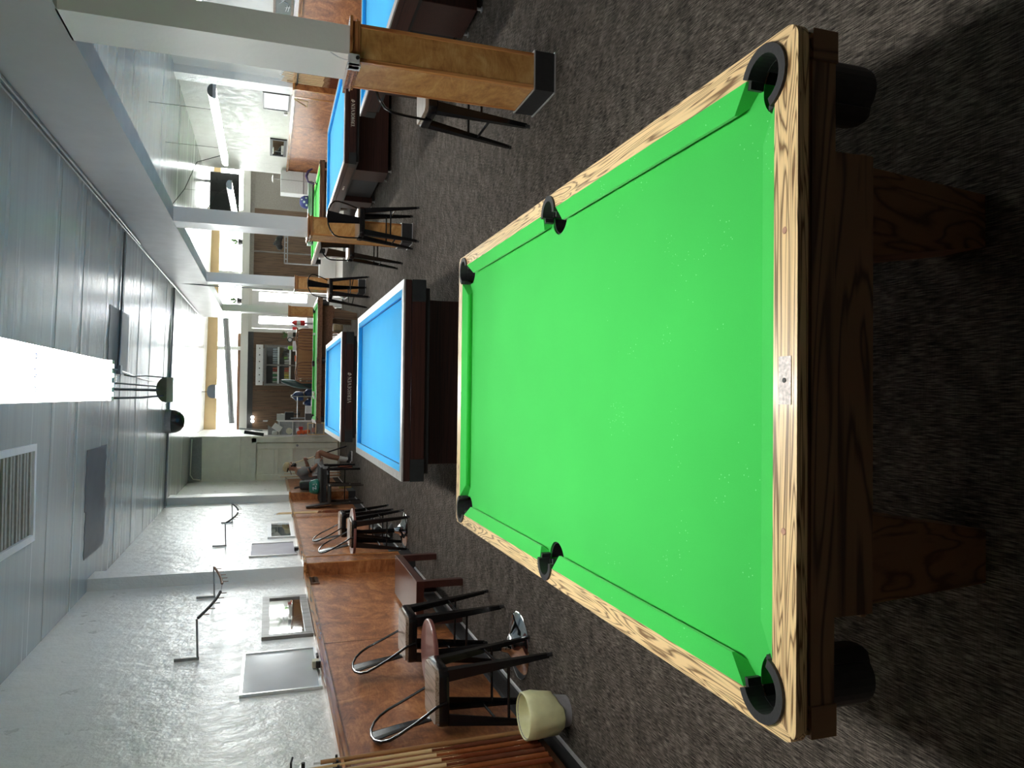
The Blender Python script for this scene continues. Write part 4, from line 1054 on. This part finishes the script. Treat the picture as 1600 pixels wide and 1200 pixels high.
for s in (1, -1): MB().tube([(-.175, s*.155, .2), (.175, s*.155, .2)], .01, 6).build('stretcher', mm, t)
m = MB().hexa([(-.15, -.15, .58), (.15, -.15, .58), (.15, -.17, .58), (-.15, -.17, .58)], [(-.12, -.195, .96), (.12, -.195, .96), (.12, -.215, .96), (-.12, -.215, .96)])
m.build('backrest', mm, t)
t = thing('plastic_bag', 'teal green plastic bag with white print on the dark table', 'bag', (-1.66, 13.85, .70))
m = MB(); rows = []
for k, (w, d_, z) in enumerate([(.10, .09, 0), (.135, .11, .03), (.13, .10, .09), (.115, .07, .14), (.09, .045, .175)]):
    rows.append([m.bm.verts.new((w*math.cos(2*PI*j/20)*(1+.06*math.sin(j*2.3+k)), d_*math.sin(2*PI*j/20)*(1+.08*math.cos(j*1.7+k*2)), z)) for j in range(20)])
for A, B in zip(rows, rows[1:]):
    for j in range(20): m.bm.faces.new((A[j], A[(j+1) % 20], B[(j+1) % 20], B[j]))
m.bm.faces.new(rows[0][::-1]); m.bm.faces.new(rows[-1]); m.build('sack', G['bagt'], t, True, 70)
m = MB()
for x0, z0, x1, z1 in [(-.05, .11, .0, .12), (.0, .12, -.03, .06), (-.03, .06, .03, .07), (.05, .12, .06, .09), (.045, .05, .07, .06)]: m.tube([(x0, -.113+abs(z0-.06)*.35, z0), (x1, -.113+abs(z1-.06)*.35, z1)], .005, 5)
m.build('white_print', G['paper'], t)
t = thing('backpack', 'black and grey backpack hanging on the second pilaster behind the man', 'backpack', (-1.72, 14.55, .86))
MB().box(-.07, .10, -.16, .16, -.16, .16, .05, 3).build('body', G['blackm'], t, True); MB().box(.09, .105, -.10, .10, -.08, .07, .006).build('pocket', plain('grey_bag_pocket', (.14, .15, .16), .6), t)
MB().tube([(-.02, -.08, .15), (-.04, -.07, .25), (-.04, .07, .25), (-.02, .08, .15)], .01, 6).build('strap', G['blackm'], t)
for k, lab in enumerate(('pale wooden cue leaning in the corner by the white door', 'thin pale cue leaning at the end of the left panelling', 'black-tipped cue case leaning beside the white door')):
    cue(lab, (-1.82+.05*k, 17.3+.1*k, 0), (-1.86+.06*k, 17.55+.1*k, 1.36-.08*k), G['desk'] if k < 2 else G['blackm'], 'cues leaning by the white door', .4, 'plain')
t = thing('juice_bottle', 'orange-red bottle pack on the floor under the dark table', 'bottles', (-1.42, 14.95, 0))
MB().lathe([(.045, 0), (.045, .2), (.02, .25), (.02, .28)], n=16).build('bottle', plain('orange_red_drink', (.55, .12, .05), .3), t, True)
tag(MB().box(-1.93, -1.76, 14.95, 15.15, .18, .24, .02).box(-1.9, -1.8, 14.98, 15.12, 0, .18).build('yellow_sponge', plain('pale_yellow_plastic', (.6, .52, .2), .5)), 'pale yellow object low against the wall behind the man', 'box')
t = thing('black_object', 'small black plastic object standing on the floor against the panelling', 'blower', (-1.80, 9.90, 0))  # unidentified small black plastic thing, shape guessed
MB().lathe([(.10, 0), (.09, .02), (.03, .05), (.03, .13)], n=20).build('base', G['blackm'], t, True)
MB().lathe([(.0, -.05), (.06, -.05), (.065, -.03), (.065, .03), (.06, .05), (0, .05)], (0, 0, .19), 20, 'y').build('head', G['blackm'], t, True)

# ------------------------------------------------------------------ clutter shelf between the door wall and the shop front
def P(px, py, Y): return at(px, py, Y=Y)
t = thing('shelf_unit', 'white metal shelf unit crowded with odds and ends next to the white door', 'shelf', (-.76, 17.75, 0))
for x in (-.17, .17):
    for y in (-.16, .16): MB().box(x-.012, x+.012, y-.012, y+.012, 0, 1.72).build('post', G['white'], t)
for z in (.12, .62, 1.07, 1.37): MB().box(-.17, .17, -.16, .16, z-.012, z).build('shelf', G['white'], t)
MB().box(-.17, .17, .15, .16, .13, 1.61).build('back_panel', G['steel'], t)
def bx(name, label, cat, px, py, Y, w, d, h, mat, rz=0, ry=0, bev=.004):
    p = P(px, py, Y); o = MB().box(-w/2, w/2, -d/2, d/2, -h/2, h/2, bev).build(name, mat); o.location = p; o.rotation_euler = (0, ry, rz)
    return tag(o, label, cat)
bx('cardboard_box', 'brown cardboard box tipped on the upper shelf', 'box', 425, 661, 17.62, .17, .14, .2, G['card'], .2, .5)
bx('picture_frame', 'white-edged frame leaning beside the tipped cardboard box', 'frame', 433, 668, 17.5, .14, .02, .2, G['white'], .3, .6)
t = thing('tape_roll', 'cream roll of tape standing on the cluttered white shelf', 'tape', (P(452.5, 673.5, 17.64).x, 17.64, 1.142))
MB().lathe([(.022, -.03), (.072, -.03), (.072, .03), (.022, .03), (.022, -.03)], n=28, axis='y').build('roll', plain('cream_tape', (.7, .68, .52), .5), t, True)
bx('white_jug', 'small white jug on the shelf left of the tape roll', 'jug', 429, 676, 17.5, .09, .09, .11, G['white'], 0, 0, .02)
bx('red_box', 'small bright red box on the lower shelf', 'box', 470, 669, 17.5, .07, .07, .09, G['red'])
bx('white_box', 'white box beside the small red box', 'box', 467, 672.5, 17.56, .10, .08, .12, G['white'])
t = thing('orange_cloth', 'orange crumpled rag hanging over the lower shelf edge', 'rag', tuple(P(474, 676, 17.46)))
m = MB()
for k in range(5): m.ball((random.uniform(-.04, .04), random.uniform(-.02, .02), -.10+k*.05), .05, (1, .6, 1), 2)
m.build('rag', G['orange'], t, True)
t = thing('pine_crate', 'pale pine crate frame standing below the orange rag', 'crate', tuple(P(492, 670, 17.42)))
for x in (-.13, .13): MB().box(x-.012, x+.012, -.02, .02, -.28, .17).build('upright', G['pine'], t)
for z in (.158, -.02, -.2): MB().box(-.13, .13, -.018, .018, z-.012, z+.012).build('rail', G['pine'], t)
bx('pink_packet', 'pink packet inside the pine frame', 'packet', 490, 672, 17.5, .10, .06, .09, plain('pink_card', (.55, .3, .26), .6))
bx('black_printer', 'black box-shaped appliance on the counter by the shelf', 'appliance', 452, 651, 18.4, .22, .2, .2, G['blackm'])
bx('clear_bin', 'frosted clear storage bin beside the black appliance', 'bin', 440, 653, 18.5, .2, .2, .22, G['clearp'])
bx('white_carton', 'white carton on the grey shelves near the blue jugs', 'carton', 482, 640, 18.3, .18, .2, .15, G['paper'])
bx('grey_appliance', 'grey and black appliance on the lower grey shelf', 'appliance', 482, 652, 18.3, .18, .2, .16, plain('dark_grey_plastic', (.08, .08, .085), .4))
bx('silver_toaster', 'pale metal box lowest on the grey shelves', 'box', 484, 661, 18.3, .14, .16, .14, G['alu'])
bx('black_tool_case', 'black tool case wedged at the top of the shelf', 'case', 397, 677, 17.6, .07, .18, .42, G['blackm'], 0, .15)
bx('metal_bar', 'long grey metal bar lying along the shelf top', 'bar', 392, 671, 17.6, .03, .03, .5, G['steel'], 0, .1)
t = thing('grey_shelf', 'grey wire shelf stand with cartons left of the cooler', 'shelf', (-.28, 18.4, 0))
for x in (-.26, .26):
    for y in (-.15, .15): MB().box(x-.012, x+.012, y-.012, y+.012, 0, 1.1).build('post', G['steel'], t)
for z in (.3, .62, .95): MB().box(-.26, .26, -.15, .15, z-.012, z).build('shelf', G['steel'], t)
t = thing('tripod_lamp', 'small black desk lamp with white head on the grey shelf', 'lamp', tuple(P(462, 647, 18.4)))
MB().lathe([(.05, -.1), (.05, -.09), (.012, -.08), (.012, .05)], n=14).build('stand', G['blackm'], t, True); MB().ball((0, 0, .08), .06, (1, .8, .8)).build('head', G['blackm'], t, True)
for k, (px, py) in enumerate(((466, 619), (485, 614), (485, 630))):
    t = thing('water_jug', ['large blue water jug on top of the pair by the wall', 'blue water jug below, nearer the cooler', 'blue water jug below, nearer the shelf'][k], 'jug', tuple(P(px, py, 19)), 0, 'blue water jugs')
    MB().lathe([(.105, -.12), (.12, -.1), (.12, .06), (.07, .12), (.03, .14), (.03, .16)], n=20).build('bottle', G['navy'], t, True); MB().lathe([(.032, .155), (.032, .175)], n=14).build('cap', G['paper'], t)
t = thing('golf_bag', 'dark teal rounded vinyl bag leaning near the drinks cooler', 'bag', tuple(P(470, 603, 18.3)))
m = MB().tube([(.12, 0, .46), (.10, 0, .36), (.06, 0, .2), (.02, 0, 0), (0, 0, -.3), (0, 0, -.82)], [.02, .06, .085, .09, .085, .08], 16); m.build('shell', G['teal'], t, True, 80)
MB().tube([(.02, -.09, -.05), (-.06, -.12, -.2), (0, -.09, -.4)], .012, 6).build('strap', G['blackm'], t)
for k, (px, py) in enumerate(((393.5, 652), (393.5, 658))):
    tag(MB().ball(tuple(P(px+1, py, 21.42)), .045).build('round_bulb', G['glow'], None, True), ['round white light high on the dark wall, nearer the cooler', 'round white light high on the dark wall, nearer the shelf'][k], 'light')
t = thing('potted_plant', 'pot plant silhouetted on the sill of the side vestibule window', 'plant', tuple(P(363, 677, 20.3)))
MB().lathe([(.05, -.09), (.075, .0), (.07, .0), (.045, -.08)], n=16).build('pot', G['clay'], t, True)
m = MB()
for k in range(7): a = k*.9; m.tube([(0, 0, 0), (.05*math.cos(a), .05*math.sin(a), .09), (.12*math.cos(a), .12*math.sin(a), .11+.02*(k % 3))], [.006, .012, .003], 5)
m.build('leaves', G['leaf'], t)

# drinks cooler with its cans, light-box on top
FX0, FX1, FZ0, FZ1, FY = .27, 1.36, .55, 1.74, 20.75
t = thing('drinks_cooler', 'grey glass-door drinks cooler against the dark wood wall', 'cooler', ((FX0+FX1)/2, FY, 0))
w = (FX1-FX0)/2
MB().box(-w, w, .48, .52, FZ0, FZ1).box(-w, -w+.04, 0, .48, FZ0, FZ1).box(w-.04, w, 0, .48, FZ0, FZ1).box(-w+.04, w-.04, 0, .48, FZ1-.05, FZ1).box(-w+.04, w-.04, 0, .48, FZ0, FZ0+.06).box(-w+.04, w-.04, .0, .48, 0, FZ0).build('cabinet', plain('dark_grey_cooler', (.10, .10, .10), .4), t)
MB().box(-.02, .02, -.02, .0, FZ0+.03, FZ1-.03).box(-w, -w+.05, -.02, 0, FZ0, FZ1).box(w-.05, w, -.02, 0, FZ0, FZ1).box(-w+.05, w-.05, -.02, 0, FZ1-.06, FZ1).build('door_frame', plain('grey_door_frame', (.16, .16, .155), .4), t)
MB().box(-w+.05, w-.05, -.008, -.004, FZ0+.06, FZ1-.06).build('door_glass', G['glass'], t)
SZ = [.80, 1.08, 1.38]
for z in SZ: MB().box(-w+.045, w-.045, .02, .46, z-.015, z).box(-w+.045, w-.045, .005, .02, z-.03, z+.015).build('wire_shelf', G['paper'], t)
cols = {0: [(.5, .1, .05), (.55, .06, .04), (.55, .5, .4), (.06, .3, .1), (.5, .5, .45), (.05, .28, .1), (.4, .45, .4)],
        1: [(.5, .12, .06), (.5, .08, .05), (.55, .35, .1), (.6, .5, .1), (.55, .5, .12), (.6, .55, .2), (.5, .45, .1)],
        2: [(.45, .06, .08), (.5, .08, .1), (.42, .05, .08), (.5, .1, .12), (.45, .05, .08), (.4, .05, .07), (.45, .07, .09)]}
cache = {}
proto = {}
nm = ['top', 'middle', 'lowest']; side_ = ['left', 'right']
for si, z in enumerate(SZ[::-1]):
    for s in (0, 1):
        for k in range(7):
            x = (FX0+FX1)/2 + (-w+.09+k*.062 if s == 0 else .06+k*.062)
            c = cols[si][6-k] if s == 0 else ((.35, .42, .46) if si == 0 else ((.10, .08, .07) if k > 1 else (.6, .6, .6)) if si == 1 else (.20, .22, .20))
            if c not in cache: cache[c] = plain('can_%d' % len(cache), c, .3, .2)
            o = MB().lathe([(.020, 0), (.025, .006), (.025, .12), (.019, .135)], n=12).build('drink_can', cache[c], None, True)
            o.location = (x, FY+.07, z)
            tag(o, 'can on the %s shelf of the cooler, %s door' % (nm[si], side_[s]), 'can', 'cans on the %s cooler shelf, %s door' % (nm[si], side_[s]))
t = thing('price_panel', 'long white panel with dark knobs on top of the drinks cooler', 'panel', ((FX0+FX1)/2, FY+.1, 1.745))
MB().box(-w+.0, w-.0, -.06, .05, .02, .20, .004).build('panel', G['paper'], t)
for k in range(6): MB().lathe([(.016, -.075), (.016, -.06)], (-w+.10+k*.178, 0, .11), 10, 'y').build('knob', G['blackm'], t)
MB().box(-w+.1, w-.1, -.02, .05, -.004, .02).build('base', G['steel'], t)

# desk with two spindle-back chairs
t = thing('wooden_desk', 'orange wooden desk front behind the crosswise brown table', 'desk', (1.0, 18.0, 0))
MB().box(-.62, .60, -.02, .5, .97, 1.0, .004).build('desktop', G['walnutx'], t); MB().box(-.58, .56, 0, .02, .2, .97).box(-.58, -.56, .02, .48, 0, .97).box(.54, .56, .02, .48, 0, .97).build('front_panel', G['desk'], t)
def spindle_chair(x, y, rz, label):
    t = thing('spindle_chair', label, 'chair', (x, y, 0), rz, 'spindle-back wooden chairs')
    MB().box(-.2, .2, -.2, .2, .42, .455, .015).build('seat', G['chair'], t)
    for u in (1, -1):
        for v in (1, -1): MB().tube([(u*.15, v*.15, .43), (u*.19, v*.19, 0)], [.018, .014], 8).build('leg', G['chair'], t)
    pts = [(-.21, -.16, .45), (-.235, -.20, .68), (-.235, -.235, .90), (-.19, -.255, 1.01), (0, -.262, 1.045), (.19, -.255, 1.01), (.235, -.235, .90), (.235, -.20, .68), (.21, -.16, .45)]
    MB().tube(pts, .018, 8).build('bow', G['chair'], t, True)
    for k in range(6):
        x_ = -.16+k*.064
        MB().tube([(x_*.85, -.17, .45), (x_, -.215, .72), (x_*1.0, -.25, 1.02-abs(x_)*.2)], [.011, .019, .012], 8).build('spindle', G['chair'], t, True)
    return t
spindle_chair(1.27, 17.5, .05, 'brown spindle-back chair at the desk, nearer the white column')
spindle_chair(.54, 17.55, -.05, 'brown spindle-back chair at the desk, nearer the teal bag')
bx('lime_bottle', 'lime green plastic bottle on the desk', 'bottle', 450, 543.5, 18.2, .09, .09, .11, G['lime'], 0, 0, .02).location.z = 1.135
t = thing('flower_pot', 'white bowl with a leafy plant at the right end of the desk', 'plant', tuple(P(452, 524, 18.3)))
MB().lathe([(.04, -.1), (.09, -.02), (.085, .04), (.07, .04), (.03, -.08)], n=20).build('bowl', G['white'], t, True)
m = MB()
for k in range(8): a = k*.8; m.tube([(0, 0, .02), (.05*math.cos(a), .05*math.sin(a), .10), (.10*math.cos(a), .10*math.sin(a), .13+.03*(k % 3))], [.005, .013, .003], 5)
m.build('leaves', G['leaf'], t)
t = thing('clock', 'small round dark-rimmed clock on the desk', 'clock', tuple(P(453, 531, 18.15)))
MB().lathe([(0, -.02), (.06, -.02), (.06, .02), (0, .02)], n=24, axis='y').build('rim', G['teal'], t, True); MB().lathe([(0, -.024), (.04, -.024), (.04, -.02)], n=20, axis='y').build('face', G['paper'], t)
bx('phone', 'black telephone on the desk near the column', 'telephone', 461, 523, 18.2, .10, .12, .10, G['blackm'])
bx('paper_stack', 'stack of papers with a grey top on the desk', 'papers', 460, 541, 18.2, .22, .2, .08, G['paper'], .1).location.z = 1.04
bx('orange_packet', 'small orange packet on the edge of the desk', 'packet', 461.5, 560, 18.1, .14, .08, .03, G['orange'])
t = thing('fire_extinguisher', 'red fire extinguisher by the white column near the door', 'extinguisher', tuple(P(468, 504.5, 17.5)))
MB().lathe([(.055, -.12), (.06, -.11), (.06, .1), (.04, .14), (.018, .16)], n=20).build('cylinder', G['red'], t, True)
MB().box(-.012, .012, -.012, .012, .155, .2).tube([(0, 0, .2), (.07, 0, .22)], .008, 6).build('valve', G['blackm'], t); MB().lathe([(.0605, -.02), (.0605, .06)], n=20).build('label_band', G['paper'], t)
MB().tube([(0, 0, .19), (-.07, -.02, .17), (-.09, -.02, .0), (-.10, -.02, -.2)], .007, 6).build('hose', G['blackm'], t, True)
MB().box(-.02, .02, .05, .09, -t.location.z, .16).box(-.1, .1, 0, .15, -t.location.z, -t.location.z+.02).build('stand', G['steel'], t)
bx('red_sign', 'small red and white sign on the white door', 'sign', 460.5, 513.5, 21.49, .10, .012, .12, G['red'])
tag(MB().tube([tuple(P(518, 462, 15.6)), tuple(P(530, 461, 15.5)), tuple(P(538, 468, 15.4)), tuple(P(545, 464, 15.3)), tuple(P(541, 460, 15.3))], .02, 8).build('white_hose', G['paper'], None, True), 'crumpled white cable hanging behind the askew stool', 'cable')
bx('white_bin', 'white square bin under the right end of the crosswise table', 'bin', 512, 472, 17.8, .22, .2, .47, G['white']).location.z = .235
bx('dark_box', 'black box on the white bin behind the crosswise table', 'box', 509, 469, 17.8, .10, .10, .08, G['blackm']).location.z = .512
bx('cream_sack', 'tan sack under the crosswise brown table', 'sack', 528, 512, 16.9, .2, .2, .22, plain('tan_sacking', (.35, .26, .16), .8), 0, 0, .05)
# balls and small things on the far tables
for k, (px, py) in enumerate(((490.5, 523), (489.5, 613), (490.5, 616), (489.5, 619), (491, 622))):
    p = at(px, py, Z=.735)
    tag(MB().ball((p.x, min(15.5, max(14.55, p.y)), .735), .0265).build('cue_ball', G['paper'] if k != 2 else plain('cream_ball', (.6, .55, .4), .2), None, True), ['white ball alone on the far crosswise table', 'leftmost ball of the small cluster on the crosswise table', 'cream ball in the cluster on the crosswise table', 'white ball in the middle of the cluster', 'last white ball of the cluster'][k], 'ball', 'balls on the crosswise table')

# ------------------------------------------------------------------ right-hand far corner
t = thing('notice_box', 'white wall cabinet standing behind the far right pool table', 'cabinet', (5.02, 18.05, 0))
MB().box(-.28, .24, -.2, .15, .2, 1.42, .004).build('body', G['paper'], t); MB().box(-.28, .24, -.215, -.2, .9, .92).build('seam', G['steel'], t)
t = thing('hanging_disc_lamp', 'small white disc light on a thin rod near the far right cabinet', 'lamp', tuple(P(427, 279, 17.6)))
MB().lathe([(0, 0), (.09, .005), (.09, .012), (.02, .03)], n=20).build('shade', G['white'], t, True); MB().tube([(0, 0, 0), (0, 0, -t.location.z)], .006, 6).build('rod', G['steel'], t)
t = thing('starred_hat', 'blue cap with white stars lying on the dark case at the right', 'hat', (P(478, 316, 16.35).x, 16.35, .932))
MB().lathe([(.14, -.06), (.135, .02), (.10, .08), (.05, .105), (0, .11)], n=24).build('crown', G['bluec'], t, True)
m = MB()
for cx, cz_, r in ((-.03, .02, .035), (.06, -.02, .03), (-.09, -.03, .03), (.02, .07, .02)):
    pts = [(cx+(r if i % 2 == 0 else r*.4)*math.cos(PI/2+i*PI/5), cz_+(r if i % 2 == 0 else r*.4)*math.sin(PI/2+i*PI/5)) for i in range(10)]
    yy = lambda u, v: -math.sqrt(max(.0, .142**2-u**2))*(1-max(0, v)*2.2)-.004
    m.hexa([(u, yy(u, v), v) for u, v in pts], [(u, yy(u, v)+.004, v) for u, v in pts])
m.build('stars', G['paper'], t)
t = thing('equipment_case', 'long black and grey case lying across the far right pool table', 'case', (4.0, 16.35, .75))
MB().box(-.75, .62, -.1, .1, .03, .12, .01).build('lid', plain('grey_green_case', (.22, .28, .25), .4), t, False); MB().box(-.73, .60, -.09, .09, 0, .03).build('body', G['blackm'], t)
t = thing('goggles', 'dark curled strap with purple sheen on the far right pool table', 'strap', (P(482, 272, 15.6).x, 15.6, .824))
MB().tube([(-.2, 0, -.05), (-.16, 0, .08), (-.05, 0, .12), (.06, 0, .08), (.12, 0, .0)], [.012, .02, .03, .025, .012], 8).build('band', plain('purple_black_plastic', (.05, .03, .10), .25), t, True)
tag(MB().box(3.0, 4.3, 19.6, 20.2, .36, .40).box(3.0, 4.3, 19.6, 19.64, .0, .36).build('white_counter', G['white']), 'low white counter in front of the far wood panelling', 'counter')
t = thing('clothes_rack', 'dark metal rack with black jacket by the far wood panelling', 'rack', tuple(P(447, 388, 20.6)))
MB().box(-.42, .40, -.02, .02, .02, .05).box(-.42, .40, -.02, .02, -.05, -.02).box(-.42, -.39, -.02, .02, -t.location.z, .05).box(.37, .40, -.02, .02, -t.location.z, .05).build('frame', G['steel'], t)
for k in range(5): MB().box(-.3+k*.15, -.28+k*.15, -.02, .02, -.02, .02).build('bar', G['steel'], t)
t = thing('dark_jacket', 'black bundled jacket lying on the metal rack', 'jacket', tuple(P(437, 380, 20.55)))
m = MB()
for x, z, r in ((-.1, 0, .09), (0, .04, .11), (.1, .02, .10), (.16, -.03, .07), (-.02, .12, .05)): m.ball((x, 0, z), r, (1, .7, .9), 2)
m.build('cloth', G['blackm'], t, True)
for k, (px, py, Y) in enumerate(((373, 378, 21.40), (371, 470, 21.40))):
    t = thing('window_plant', ['leafy hanging plant in the right transom window', 'pot plant on the transom ledge above the entrance door'][k], 'plant', (P(px, py, Y).x, Y, 2.452))
    MB().lathe([(.07, -.09), (.10, .02), (.09, .02), (.06, -.08)], n=16).build('pot', G['clay'], t, True)
    m = MB()
    for j in range(14):
        a = j*2.4; l = .10+.09*(j % 4)/3
        m.tube([(0, 0, .02), (l*.5*math.cos(a), l*.5*math.sin(a)*.6, .08+.05*(j % 3)), (l*math.cos(a), l*math.sin(a)*.6, .12-.1*(j % 2)+.06*(j % 3))], [.006, .016, .003], 5)
    m.build('leaves', G['leaf'], t)
a_, b_ = P(353, 497, 21.37), P(362, 662, 21.37)
tag(MB().tube([(a_.x, 21.37, a_.z), (b_.x, 21.37, b_.z)], .085, 12).build('roller_blind', G['steel'], None, True), 'long grey rolled blind hung across the left transom window', 'blind')
t = thing('hanging_sign_posts', 'two small dark knobs on the white bar over the right panelling', 'knob', tuple(P(384, 402, 21.40)))
for dx in (.0, -.13): MB().lathe([(.03, -.03), (.03, .01)], (dx, 0, 0), 12, 'y').build('knob', G['steel'], t)

S.cycles.diffuse_bounces = 8; S.cycles.max_bounces = 14; S.cycles.sample_clamp_indirect = 12
